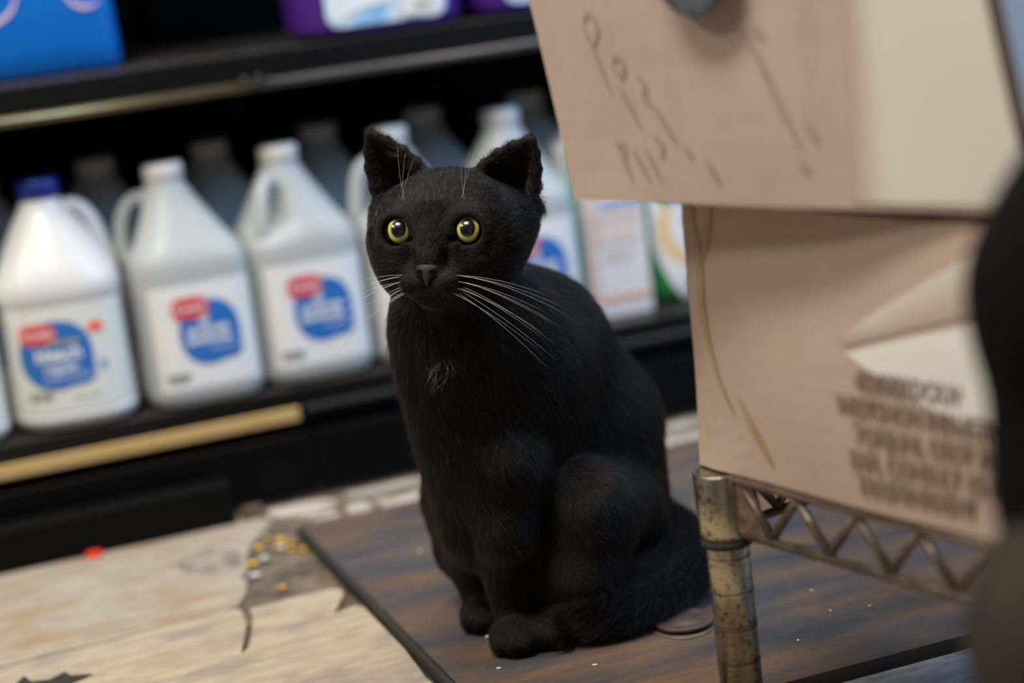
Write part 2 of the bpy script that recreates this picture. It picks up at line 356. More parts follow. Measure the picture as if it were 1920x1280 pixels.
def blob_geo(cx, cy, w_, h_):
    """round blob whose lower right corner is square, like a speech bubble"""
    pts = []
    for k in range(64):
        a = 2 * math.pi * k / 64; c, s = math.cos(a), math.sin(a)
        ex = 2.3 if not (c > 0 and s < 0) else 7.0
        pts.append((cx + w_ * math.copysign(abs(c) ** (2 / ex), c), cy + h_ * math.copysign(abs(s) ** (2 / ex), s) * (0.92 if (c > 0 and s < 0) else 1)))
    return star_geo(pts, 8)
def badge_geo(cx, cy, w_, h_):
    pts = []
    for k in range(48):
        a = 2 * math.pi * k / 48; c, s = math.cos(a), math.sin(a)
        pts.append((cx + w_ * math.copysign(abs(c) ** 0.45, c), cy + h_ * math.copysign(abs(s) ** 0.8, s)))
    return star_geo(pts, 6)

def bleach_jug(u, v, twist, label, full=True):
    t = thing('bleach_jug', label, 'jug', W(u, v, 0.1), YAW + twist, 'jugs on the bottom shelf')
    a = 0.066
    rows = [(0.0005, .050, .050, 3, 0, 0), (0.003, .058, .058, 3, 0, 0), (.010, .0645, .0645, 3, 0, 0), (.018, a, a, 3, 0, 0), (.019, a - .001, a - .001, 3, 0, 0), (.134, a - .001, a - .001, 3, 0, 0), (.136, a, a, 3, 0, 0),
            (.150, .0655, .0655, 3, 0, 0), (.160, .063, .063, 2.8, 0, 0), (.172, .057, .057, 2.6, 0, 0), (.19, .0475, .0475, 2.3, -.001, 0), (.208, .037, .037, 2.1, -.002, 0), (.222, .0275, .0275, 2, -.003, 0), (.230, .0225, .0225, 2, -.003, 0), (.236, .021, .021, 2, -.003, 0), (.239, .020, .020, 2, -.003, 0)]
    vv, ff = superloft(rows); new_mesh('body', vv, ff, M['white_plastic'], t, True)
    h = spline([(.018, .008, .226), (.034, .012, .222), (.046, .014, .205), (.053, .015, .180), (.058, .014, .160), (.055, .012, .148)], 18)
    tube('handle', h, [.008, .008, .0085] + [.009] * 12 + [.0095, .010, .0105], M['white_plastic'], t, 10)
    lathe('cap', [(.0005, .2385), (.0215, .2385), (.0225, .240), (.0222, .256), (.0205, .258), (.0005, .258)], M['cap_blue'], t).location = (-.003, 0, 0)
    fr = Front(a - .001, a - .001, 3)
    lb = fr.put('label', grid_geo(-.064, .064, .018 + .004, .133, 28, 6), M['label_bleach'], t, .0006)
    if not full: return t
    fr.put('blue_blob', blob_geo(-.012, .082, .037, .036), M['blue_print'], lb, .0012)
    fr.put('brand_badge', badge_geo(-.028, .106, .0185, .0105), M['red_print'], lb, .0018)
    fr.put('brand_name', shift(text_geo('Krasdale', .0088, .0002), -.028, .106), M['white_print'], lb, .0023)
    fr.put('green_band', grid_geo(-.020, .013, .0925, .0975, 6, 1), M['green_print'], lb, .0019)
    fr.put('product_name', shift(text_geo('bleach', .0185, .0006), -.010, .083), M['white_print'], lb, .0019)
    fr.put('product_kind', shift(text_geo('regular', .0125, .0003), -.009, .069), M['white_print'], lb, .0019)
    fr.put('fine_print_band', grid_geo(-.028, .020, .0555, .061, 8, 1), M['blue_lite'], lb, .0019)
    for yy, tx in ((.043, 'CAUTION'), (.038, '121 FL OZ')): fr.put('fine_print', shift(text_geo(tx, .005, .0003), -.034, yy), M['grey_print'], lb, .0012)
    fr.put('price_sticker', star_geo(round_rect(.024, .038, .102, .1115, .002), 3), M['orange_sticker'], lb, .0022)
    fr.put('small_mark', star_geo(round_rect(.030, .037, .060, .071, .003), 3), M['blue_lite'], lb, .0014)
    fr.put('fine_print', shift(text_geo('keep upright', .0052, .0001), .012, .036), M['green_print'], lb, .0012)
    return t
def clear_jug(u, v, twist, label, handle_ang, full=True, lite=0.0):
    t = thing('clear_jug', label, 'jug', W(u, v, 0.1), YAW + twist, 'jugs on the bottom shelf' if full else 'jugs in the back row of the bottom shelf')
    a = 0.0625; ca, sa = math.cos(handle_ang), math.sin(handle_ang); ox, oy = .006 * ca, .006 * sa
    rows = [(.0005, .052, .052, 4, 0, 0), (.003, .058, .058, 4, 0, 0), (.012, a, a, 4.2, 0, 0), (.018, a, a, 4.2, 0, 0), (.145, a, a, 4.2, 0, 0), (.156, .0615, .0615, 4, 0, 0), (.166, .058, .058, 3.4, ox * .2, oy * .2), (.180, .050, .050, 2.9, ox * .4, oy * .4),
            (.198, .040, .040, 2.5, ox * .7, oy * .7), (.214, .031, .031, 2.2, ox, oy), (.226, .0245, .0245, 2, ox, oy), (.232, .021, .021, 2, ox, oy), (.238, .020, .020, 2, ox, oy)]
    zs = np.array([q[0] for q in rows]); rr = np.array(rows); zz = np.r_[zs[:5], np.linspace(.15, .238, 23)]
    rows = [tuple([z_] + [float(np.interp(z_, zs, rr[:, k])) for k in range(1, 6)]) for z_ in zz]
    vv, ff = superloft(rows, 64); vv = np.array(vv); dx, dy = vv[:, 0] - ox, vv[:, 1] - oy
    da = np.abs((np.arctan2(dy, dx) - handle_ang + math.pi) % (2 * math.pi) - math.pi)
    dent = .42 * np.exp(-(da / .52) ** 4) * np.exp(-((vv[:, 2] - .189) / .0235) ** 4); vv[:, 0] = ox + dx * (1 - dent); vv[:, 1] = oy + dy * (1 - dent)
    new_mesh('body', vv, ff, M['clear_plastic'], t, True)
    h = spline([(.018, .221), (.034, .220), (.046, .210), (.0525, .190), (.0545, .168), (.051, .152)], 18)
    tube('handle', [(ox + r * ca, oy + r * sa, z) for r, z in h], .0078, M['clear_plastic'], t, 10)
    lathe('cap', [(.0005, .2375), (.0205, .2375), (.0215, .239), (.0212, .252), (.0195, .254), (.0005, .254)], M['cap_white'], t).location = (ox, oy, 0)
    fr = Front(a, a, 4.2)
    lb = fr.put('label', grid_geo(-.052, .056, .021, .132, 24, 4), M['label_white'], t, .0006)
    fr.put('blue_blob', blob_geo(.006, .079, .0325, .0345), M['blue_print'], lb, .0012)
    fr.put('brand_badge', badge_geo(-.012, .107, .0195, .0115), M['red_print'], lb, .0018)
    if full:
        fr.put('brand_name', shift(text_geo('Krasdale', .0092, .0002), -.012, .107), M['white_print'], lb, .0023)
        fr.put('product_name', shift(text_geo('all', .0125, .0004), .001, .0925), M['white_print'], lb, .0019)
        fr.put('product_name', shift(text_geo('purpose', .0135, .0005), .004, .0825), M['white_print'], lb, .0019)
        fr.put('product_name', shift(text_geo('ammonia', .0125, .0005), .004, .072), M['white_print'], lb, .0019)
        fr.put('fine_print_band', grid_geo(.004, .034, .0585, .0635, 6, 1), M['blue_lite'], lb, .0019)
        for yy, tx in ((.036, 'WARNING'), (.031, '64 FL OZ')): fr.put('fine_print', shift(text_geo(tx, .0052, .0004), -.034, yy), M['grey_print'], lb, .0012)
    return t
JV = 2.116
bleach_jug(0.075, JV - .004, 0.1, 'white jug cut off by the picture edge beside the bleach jug')
bleach_jug(0.2135, JV, -0.10, 'white bleach jug with blue cap and orange price sticker')
clear_jug(0.3475, JV - .004, 0.02, 'clear jug with white cap standing next to the bleach jug', math.radians(165))
clear_jug(0.4725, JV + .004, 0.04, 'clear jug with front handle, two places from the bleach jug', math.radians(225))
clear_jug(0.6005, JV + .006, -0.02, 'clear jug half hidden behind the face of the cat', math.radians(200))
clear_jug(0.7270, JV + .006, 0.0, 'clear jug rising behind the ear of the cat next to the upper carton', math.radians(60))
for i, (u, lb) in enumerate(((0.165, 'shadowed jug in the back row behind the bleach jug'), (0.296, 'shadowed jug in the back row left of the second white cap'), (0.427, 'shadowed jug in the back row between the two nearest clear jugs'),
                             (0.556, 'shadowed jug in the back row beside the tall ear of the cat'), (0.686, 'shadowed jug in the back row above the head of the cat'), (0.816, 'shadowed jug in the back row touching the edge of the upper carton'))):
    clear_jug(u, JV + 0.15, 0.0, lb, math.radians(120), False)

# cartons and detergent at the far end of the bottom shelf
def carton(name, label, u0, u1, v0, v1, h, parts):
    t = thing(name, label, 'carton', W((u0 + u1) / 2, v0, 0.1), YAW, 'cartons on the bottom shelf'); hw = (u1 - u0) / 2
    bm_obj('box_body', box_bm(-hw, hw, 0, v1 - v0, 0, h, .0015), M['carton_white'], t)
    for nm, x0, x1, z0, z1, m, off in parts(hw, h): box(nm, M[m], t, x0, x1, -off, -off + .0006, z0, z1, 0)
    return t
c1 = carton('soap_carton', 'white carton with orange printed border right of the cat', 0.803, 0.878, 2.092, 2.16, 0.215, lambda w_, h: [
    ('orange_border', -w_ + .001, -w_ + .008, .012, h - .01, 'carton_peach', .0012), ('orange_border', -w_ + .008, w_ - .003, .018, .024, 'carton_orange', .0012), ('orange_band', -w_ + .008, w_ - .004, h - .062, h - .052, 'carton_orange', .0012),
    ('orange_border', -w_ + .008, -w_ + .0105, .018, h - .062, 'carton_orange', .0014),
    ('peach_print', -w_ + .012, w_ - .012, .085, .11, 'carton_peach', .0012), ('blue_print_line', -w_ + .02, w_ - .006, .128, .134, 'blue_lite', .0012)])
for i, tx in enumerate(('LAUNDRY', 'SOAP')):
    g = text_geo(tx, .014, .0004); g = shift(g, 0, .118 - i * .016 - (.03 if i else 0))
    new_mesh('carton_print', np.c_[g[0][:, 0], np.full(len(g[0]), -.0021), g[0][:, 1]], g[1], M['carton_peach'], c1)
carton('soap_carton', 'slim carton with green stripe between the clear jug and orange-bordered carton', 0.7905, 0.8022, 2.10, 2.17, 0.205, lambda w_, h: [
    ('green_stripe', -w_ + .002, w_ - .002, .005, h - .005, 'green_soft', .0012)])
t = thing('detergent_bottle', 'green bottle with orange ring label beside the lower carton', 'bottle', W(0.942, 2.142, 0.1), YAW)
vv, ff = superloft([(.0005, .045, .036, 3, 0, 0), (.004, .054, .044, 3, 0, 0), (.02, .058, .047, 3, 0, 0), (.14, .058, .047, 3, 0, 0), (.19, .05, .043, 2.8, 0, 0), (.215, .03, .03, 2.2, 0, 0), (.225, .02, .02, 2, 0, 0), (.232, .02, .02, 2, 0, 0)])
new_mesh('body', vv, ff, M['green_deep'], t, True)
lathe('cap', [(.0005, .232), (.023, .232), (.023, .25), (.021, .256), (.0005, .256)], M['cap_white'], t)
fr = Front(.058, .047, 3)
ell = lambda cx, cy, a, b: [(cx + a * math.cos(2 * math.pi * k / 40), cy + b * math.sin(2 * math.pi * k / 40)) for k in range(40)]
fr.put('label', star_geo([(-.050, .14), (-.052, .075), (-.046, .05), (-.036, .025), (-.024, .006), (.05, .006), (.05, .14)], 6), M['label_white'], t, .0006)
fr.put('yellow_ring', star_geo(ell(.004, .088, .050, .048), 6), M['yellow_ring'], t, .0012)
fr.put('white_disc', star_geo(ell(.008, .094, .041, .044), 6), M['label_white'], t, .0018)
fr.put('product_name', shift(text_geo('FRESH', .022, .0008), .0, .124), M['blue_lite'], t, .0024)
fr.put('product_kind', shift(text_geo('ultra', .02, .0004), .002, .098), M['blue_lite'], t, .0024)

# products on the upper shelf
SZ = 0.4565
t = thing('laundry_pouch', 'bright blue pouch on the upper shelf above the bleach jug', 'pouch', W(0.222, 2.20, SZ), YAW)
vv, ff = superloft([(.0003, .09, .030, 5, 0, 0), (.002, .104, .036, 5, 0, 0), (.008, .1075, .040, 5, 0, 0), (.03, .108, .044, 4, 0, 0), (.10, .107, .045, 4, -.001, 0), (.17, .105, .036, 4, -.002, 0), (.215, .103, .016, 3, -.002, 0), (.23, .103, .004, 3, -.002, 0)], 56)
new_mesh('pouch_body', vv, ff, M['bag_blue'], t, True)
fr = Front(.108, .045, 4)
def stroke(pts, wd, n=24):
    p = spline(pts, n); tn = np.gradient(p, axis=0); tn /= np.linalg.norm(tn, axis=1, keepdims=True); nn = np.c_[-tn[:, 1], tn[:, 0]]
    taper = np.sin(np.linspace(.25, math.pi - .25, n))[:, None] * wd
    return np.vstack([p + nn * taper, p - nn * taper]), [(i, i + 1, n + i + 1, n + i) for i in range(n - 1)]
fr.put('swirl_print', stroke([(-.075, .060), (-.05, .057), (-.027, .061), (-.005, .072), (.005, .089)], .0028), M['pink_print'], t, .0015)
fr.put('swirl_print', stroke([(.052, .085), (.062, .073), (.075, .068), (.09, .072)], .0025), M['pink_print'], t, .0015)
def purple_jug(u, v, label):
    t = thing('purple_jug', label, 'jug', W(u, v, SZ), YAW, 'purple jugs on the upper shelf')
    vv, ff = superloft([(.0003, .075, .04, 4, 0, 0), (.002, .084, .047, 4, 0, 0), (.008, .0915, .053, 4, 0, 0), (.016, .094, .055, 4, 0, 0), (.16, .098, .056, 4, 0, 0), (.20, .085, .052, 3.5, 0, 0), (.235, .05, .04, 2.6, -.015, 0), (.255, .028, .028, 2, -.02, 0), (.262, .026, .026, 2, -.02, 0)], 56)
    new_mesh('body', vv, ff, M['purple'], t, True)
    tube('handle', spline([(.03, 0, .245), (.06, 0, .24), (.085, 0, .215), (.088, 0, .18)], 14), .011, M['purple'], t, 10)
    lathe('cap', [(.0005, .262), (.03, .262), (.03, .295), (.027, .299), (.0005, .299)], M['bag_blue'], t).location = (-.02, 0, 0)
    fr = Front(.094, .055, 4)
    lb = fr.put('label', star_geo(round_rect(-.066, .070, .0125, .15, .014), 8), M['sky_print'], t, .0022)
    fr.put('white_patch', star_geo(round_rect(.018, .064, .0155, .038, .002), 3), M['carton_white'], lb, .003)
    fr.put('fine_print', shift(text_geo('FRESH', .0075, .0003), .042, .0265), M['green_print'], lb, .0036)
    fr.put('swirl_print', stroke([(-.06, .02), (-.03, .035), (.0, .04), (.05, .055)], .006), M['label_white'], lb, .003)
    return t
purple_jug(0.604, 2.150, 'purple jug with full pale blue label on the upper shelf')
purple_jug(0.808, 2.150, 'purple jug half hidden by the upper carton on the right')

# ------------------------------------------------------------------ the wire rack and the two cartons
D_ = np.array([0.545, -0.838, 0]); D_ /= np.linalg.norm(D_); I_ = np.array([-D_[1], D_[0], 0])     # along the rack's long side, and inward
P0 = np.array([0.1330, 1.3335, 0])
RL, RD = 0.47, 0.35
rack = thing('wire_rack', 'low rusty chrome wire rack carrying the two cartons', 'rack', P0)
def RP(a, b, z): return D_ * a + I_ * b + np.array([0, 0, z])
ZT, ZB = 0.1740, 0.1345
PR = 0.0154
for (a, b) in ((0, 0), (RL, 0), (0, RD), (RL, RD)):
    pz = .0002 if np.dot(P0 + RP(a, b, 0), N_) > 1.24 else PT
    p = lathe('post', [(.0005, pz), (PR, pz), (PR, .1715), (PR - .003, .1735), (.0005, .1735)], M['rust_chrome'], rack); p.location = tuple(RP(a, b, 0))
    for z in (.012, .0375, .063, .0655, .0905, .116):
        tube('groove', [((PR - .0001) * math.cos(q), (PR - .0001) * math.sin(q), z) for q in np.linspace(0, 2 * math.pi, 28, False)], .0005, M['dark_edge'], p, 6, True)
    lathe('collar', [(PR + .0001, .1300), (PR + .0030, .1305), (PR + .0034, .134), (PR + .0042, .1772), (PR + .0036, .1778), (PR + .0002, .1772)], M['rust_chrome'], p)
    lathe('collar_ring', [(PR + .0001, .1235), (PR + .0026, .124), (PR + .0028, .1294), (PR + .0001, .1299)], M['dark_edge'], p)
for (a0, b0, a1, b1) in ((0, 0, RL, 0), (0, RD, RL, RD), (0, 0, 0, RD), (RL, 0, RL, RD)):
    A, B = RP(a0, b0, 0), RP(a1, b1, 0); L = np.linalg.norm(B - A); dr = (B - A) / L; o = np.array([0, 0, 1.0]); w0 = PR + .0015
    tube('top_wire', [A + dr * w0 + o * ZT, (A + B) / 2 + o * ZT, B - dr * w0 + o * ZT], .0042, M['wire_top'], rack, 8)
    tube('bottom_wire', [A + dr * w0 + o * ZB, (A + B) / 2 + o * ZB, B - dr * w0 + o * ZB], .0036, M['wire'], rack, 8)
    n = int(round((L - .05) / .0285)); st = (L - .05) / n
    for i in range(n):
        za, zb = (ZT - .004, ZB + .003) if i % 2 == 0 else (ZB + .003, ZT - .004)
        tube('strut', [A + dr * (.022 + i * st) + o * za, A + dr * (.022 + (i + .5) * st) + o * (za + zb) / 2, A + dr * (.022 + (i + 1) * st) + o * zb], .0032, M['wire'], rack, 7)
new_mesh('corner_gusset', [RP(.014, -.004, .137), RP(.044, -.001, .1345), RP(.034, -.001, .171), RP(.014, -.004, .171), RP(.014, .001, .137), RP(.044, .002, .1345), RP(.034, .002, .171), RP(.014, .001, .171)],
         [(0, 1, 2, 3), (7, 6, 5, 4), (0, 4, 5, 1), (1, 5, 6, 2), (2, 6, 7, 3), (3, 7, 4, 0)], M['rust'], rack)
for i in range(15):
    a = .034 + i * .0285
    tube('cross_wire', [RP(a, .002, ZT - .002), RP(a, RD / 2, ZT - .002), RP(a, RD - .002, ZT - .002)], .0022, M['wire'], rack, 6)

def carton_mesh(A, d, inw, L, depth, z0, z1, shear, bulge, sag=0.0, n=14, round_r=0.01):
    """a cardboard box: a grid-skinned hexahedron with softened corners, a lean along its face, and a slight bulge"""
    bm = bmesh.new(); box_bm(0, L, 0, depth, 0, z1 - z0, 0, bm=bm)
    bmesh.ops.subdivide_edges(bm, edges=bm.edges[:], cuts=n, use_grid_fill=True)
    H = z1 - z0
    for v in bm.verts:
        x, y, zz = v.co; s, t_, h = x / L, y / depth, zz / H
        nb = math.sin(math.pi * s) * math.sin(math.pi * h)
        on = (abs(y) < 1e-6) * -1 + (abs(y - depth) < 1e-6) * 1
        y2 = y + on * bulge * nb + 0.0015 * math.sin(9 * s + 5 * h) * (1 if on else 0)
        ex = (abs(x) < 1e-6) * -1 + (abs(x - L) < 1e-6) * 1
        x2 = x + ex * bulge * 0.8 * math.sin(math.pi * h) * math.sin(math.pi * t_) + shear * zz
        z2 = zz - (sag * math.sin(math.pi * s) * (h > .99))
        # round the four vertical edges and lower corners slightly
        if ex and on: x2 -= ex * round_r * .35; y2 -= on * round_r * .35
        p = np.array(A) + d * x2 + inw * y2 + np.array([0, 0, z0 + z2]); v.co = tuple(p)
    return bm
DU = np.array([0.675, -0.738, 0]); DU /= np.linalg.norm(DU); IU = np.array([-DU[1], DU[0], 0])
AU = np.array([0.0493, 1.346, 0]); UZ = 0.3775; BK = 1.12          # the face prints are drawn at 1 : BK
def face_pt(A, d, inw, z0, s, zz, shear, off): return np.array(A) + d * (s + shear * zz) - inw * off + np.array([0, 0, z0 + zz])
upper = thing('upper_carton', 'upper large cardboard carton with handwriting and a painted patch of light', 'carton', AU + np.array([0, 0, UZ]))
def loc_mesh(name, verts, faces, m, parent, origin, smooth=False):
    return new_mesh(name, np.asarray(verts) - np.asarray(origin), faces, m, parent, smooth)
LU, HU, SHU = 0.366, 0.302, -0.17
bm = carton_mesh((0, 0, 0), DU, IU, LU, 0.27, 0, HU, SHU, 0.004)
bm_obj('carton_body', bm, M['kraft'], upper, False)
def on_face(name, geo, m, parent, d, inw, L, H, shear, bulge, off, flat=False):
    v, f = geo; P = []
    for s, h in np.asarray(v) * BK:
        nb = math.sin(math.pi * min(max(s / L, 0), 1)) * math.sin(math.pi * min(max(h / H, 0), 1))
        y = -bulge * nb + 0.0015 * math.sin(9 * s / L + 5 * h / H)
        P.append(d * (s + shear * h) + inw * (y - off) + np.array([0, 0, h]))
    return new_mesh(name, P, f, m, parent, True)
def painted_light_mat():  # blends carton colour to near white, standing in for light on the face
    m = mat('painted_light', (0.43, 0.325, 0.275), 0.55); nt = m.node_tree
    a = nt.nodes.new('ShaderNodeAttribute'); a.attribute_name = 'light_mix'; mx = nt.nodes.new('ShaderNodeMix'); mx.data_type = 'RGBA'
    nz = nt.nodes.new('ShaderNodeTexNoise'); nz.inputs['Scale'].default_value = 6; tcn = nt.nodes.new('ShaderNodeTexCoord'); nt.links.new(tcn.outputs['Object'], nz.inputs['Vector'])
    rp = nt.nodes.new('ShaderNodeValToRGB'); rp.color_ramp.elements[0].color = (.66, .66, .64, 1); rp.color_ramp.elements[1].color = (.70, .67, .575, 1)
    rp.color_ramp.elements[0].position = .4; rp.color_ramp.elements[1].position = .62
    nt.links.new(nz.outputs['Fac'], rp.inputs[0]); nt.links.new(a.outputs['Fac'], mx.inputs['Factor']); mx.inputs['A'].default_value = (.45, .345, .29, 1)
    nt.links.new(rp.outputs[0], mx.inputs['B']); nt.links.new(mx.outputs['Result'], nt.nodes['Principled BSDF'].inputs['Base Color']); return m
FU = dict(d=DU, inw=IU, L=LU, H=HU, shear=SHU, bulge=0.004)
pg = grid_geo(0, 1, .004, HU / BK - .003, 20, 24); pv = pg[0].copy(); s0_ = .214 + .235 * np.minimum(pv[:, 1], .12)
light_mix = np.clip(pv[:, 0] / .22, 0, 1); pv[:, 0] = s0_ + (LU / BK - .003 - s0_) * pv[:, 0]
pan = on_face('white_patch', (pv, pg[1]), painted_light_mat(), upper, off=.0008, **FU)  # light falling on the face, painted in with a soft edge
pan.data.attributes.new('light_mix', 'FLOAT', 'POINT').data.foreach_set('value', light_mix.astype(np.float32))
# the near end face is white
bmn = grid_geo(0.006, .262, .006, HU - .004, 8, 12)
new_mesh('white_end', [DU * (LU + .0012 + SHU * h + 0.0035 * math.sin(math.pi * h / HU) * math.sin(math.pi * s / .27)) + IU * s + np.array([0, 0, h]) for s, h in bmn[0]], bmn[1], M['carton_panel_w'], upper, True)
def ink(name, strokes, m, parent, wd, off, F):
    for s in strokes: on_face(name, stroke(s, wd, 14), m, parent, off=off, **F)
hand = [[(.049, .104), (.052, .094), (.055, .080), (.059, .064)], [(.050, .106), (.056, .112), (.061, .104), (.057, .096), (.052, .092)], [(.066, .082), (.071, .086), (.075, .080), (.071, .074), (.066, .080)],
        [(.066, .068), (.071, .058), (.076, .044)], [(.083, .076), (.088, .070), (.085, .062), (.090, .056)], [(.090, .058), (.095, .048), (.102, .034)],
        [(.052, .036), (.055, .024), (.058, .012)], [(.052, .034), (.058, .034), (.057, .026)], [(.064, .032), (.068, .022), (.072, .012)], [(.074, .032), (.078, .022), (.081, .012)], [(.084, .040), (.089, .034), (.086, .026)], [(.106, .034), (.111, .026)], [(.120, .026), (.127, .012)]]
ink('handwriting', hand, M['ink_brown'], upper, .0016, .0008, FU)
streaks = [[(.168, .098), (.176, .080), (.183, .055), (.190, .032)], [(.176, .100), (.182, .092)], [(.196, .048), (.203, .036)], [(.186, .026), (.193, .020)]]
ink('scuff_mark', streaks, M['ink_brown'], upper, .0024, .0008, FU)

AL = np.array([0.1159, 1.3513, 0]); LZ = 0.1788; LL, HL, SHL = 0.336, 0.194, 0.06
lower = thing('lower_carton', 'lower cardboard carton with dark printed lines standing on the wire rack', 'carton', AL + np.array([0, 0, LZ]))
bm = carton_mesh((0, 0, 0), D_, I_, LL, 0.27, 0, HL, SHL, 0.006, sag=.004)
bm_obj('carton_body', bm, M['kraft_low'], lower, False)
FL = dict(d=D_, inw=I_, L=LL, H=HL, shear=SHL, bulge=0.006)
on_face('white_patch', star_geo([(.148, .092), (.19, .105), (.235, .117), (.285, .128), (.285, .060), (.262, .064), (.235, .062), (.20, .071), (.172, .081)], 8), M['carton_light_patch'], lower, off=.0008, **FL)  # bright patch of light on the lower carton, painted as white colour
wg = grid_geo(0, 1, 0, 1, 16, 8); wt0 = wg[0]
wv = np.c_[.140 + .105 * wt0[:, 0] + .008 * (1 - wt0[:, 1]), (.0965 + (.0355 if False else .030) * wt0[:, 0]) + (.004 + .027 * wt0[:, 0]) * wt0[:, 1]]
wp = on_face('light_wedge', (wv, wg[1]), painted_light_mat(), lower, off=.0008, **FL)  # narrower wedge of painted light, weaker towards its lower edge
wp.data.attributes.new('light_mix', 'FLOAT', 'POINT').data.foreach_set('value', (wt0[:, 1] * np.minimum(1, wt0[:, 0] * 4) * .85).astype(np.float32))
lines = [('4S200BRDC/UV', .155, .0775), ("WESTSHON INDUSTRIES", .140, .0615), ('TOP/JUNL OSOT NORT', .152, .0455), ('SAFL CONSULT 6S-12', .148, .0300), ('DIASPRNRMENT', .154, .0150)]
for tx, s0, zz in lines:
    g = text_geo(tx, .0150, .0006, 'LEFT'); v_ = g[0].copy(); v_[:, 0] *= 0.78
    on_face('printed_line', (v_ + np.array([s0, zz]), g[1]), M['ink_dark'], lower, off=.0014, **FL)
stains = [[(.012, .168), (.020, .150), (.022, .128), (.022, .10), (.030, .066), (.045, .040)], [(.035, .168), (.030, .150), (.026, .135)], [(.012, .158), (.018, .166)], [(.052, .05), (.065, .03), (.078, .012)]]
ink('stain', stains, mat('stain', (0.36, 0.24, 0.12), 0.6, color2=(0.43, 0.31, 0.2), scale=40), lower, .0034, .0007, FL)

# rag hanging on the upper carton
bm = bmesh.new(); bmesh.ops.create_icosphere(bm, subdivisions=4, radius=1.0)
for v in bm.verts:
    x, y, zz = v.co; wv = 1 + .16 * math.sin(7 * x + 3 * zz) + .1 * math.sin(11 * zz + 5 * y)
    taper = 0.85 + 0.15 * (zz + 1) / 2
    zl = zz * .098; v.co = (x * .050 * taper * wv - .17 * zl, y * .009 * wv + max(0, zl - .080) * 1.6, zl)
rg = bm_obj('rag', bm, M['rag'], None, True, loc=AU + np.array([0, 0, UZ]) + DU * .1305 - IU * .0165 + np.array([0, 0, .217]), rz=math.atan2(DU[1], DU[0]))
tag(rg, 'grey-blue crumpled rag hanging down over the top of the upper carton', 'rag')

# ------------------------------------------------------------------ small things on the floor
cp = thing('floor_plug', 'rusty brown round metal plug on the board beside the rack post', 'plug', W(.582, 1.395, 0), 0)
lathe('disc', [(.0005, 0.0008), (.020, .0010), (.0235, .0022), (.0245, .0042), (.0240, .0054), (.0225, .0060), (.0195, .0054), (.0120, .0052), (.0112, .0062), (.0005, .0062)], M['rust_cap'], cp, 40)
prism('scraped_ring', [(.031 * math.cos(q) * (1 + .12 * math.sin(3 * q)), .029 * math.sin(q) * (1 + .1 * math.cos(4 * q))) for q in np.linspace(0, 2 * math.pi, 30, False)], .0001, .0007, mat('scraped_wood', (.16, .105, .065), .7, color2=(.07, .06, .055), scale=60), cp)
def lump(name, u, v, z, r, m, label, group=None, flat=.6):
    bm = bmesh.new(); bmesh.ops.create_icosphere(bm, subdivisions=2, radius=1)
    ph = rng.rand(3) * 6
    for q in bm.verts:
        k = 1 + .2 * math.sin(3 * q.co.x + ph[0]) + .15 * math.sin(4 * q.co.y + ph[1]); q.co = (q.co.x * r * k, q.co.y * r * k * .9, (q.co.z * flat + flat) * r)
    o = bm_obj(name, bm, m, None, True, loc=W(u, v, z)); return tag(o, label, 'crumb', group)
for i, (u, v) in enumerate(((.338, 1.872), (.363, 1.880), (.370, 1.868), (.366, 1.848), (.353, 1.902), (.322, 1.826), (.331, 1.741), (.372, 1.625), (.375, 1.838), (.356, 1.862))):
    lump('crumb', u, v, -.0128, .0036 if i not in (0, 1, 5) else .0052, M['crumb'], 'orange-yellow crumb in the dark gap beside the wooden board', 'orange crumbs in the floor gap')
for i, (u, v) in enumerate(((.358, 1.858), (.336, 1.836), (.316, 1.790))):
    lump('pebble', u, v, -.0128, .005, M['pebble'], 'pale grey pebble among the orange crumbs in the floor gap', 'pale pebbles in the floor gap')
for i, (u, v, r) in enumerate(((.44, 1.47, .0035), (.425, 1.40, .003), (.49, 1.36, .003), (.70, 1.40, .0022), (.74, 1.46, .002), (.64, 1.31, .0022), (.72, 1.34, .002), (.46, 1.72, .003), (.69, 1.35, .0018), (.53, 1.70, .0025))):
    lump('pebble', u, v, 0.0, r * .6, M['pebble'], 'tiny pale speck of grit lying on the dark board', 'specks of grit on the board', .5)
rs = prism('red_scrap', [(-.008, -.005), (.006, -.007), (.009, .003), (-.004, .006)], 0, .005, M['red_scrap'], None, loc=W(.188, 1.957, PT), rz=.3)
tag(rs, 'bright red scrap on the planks against the low black bar', 'scrap')

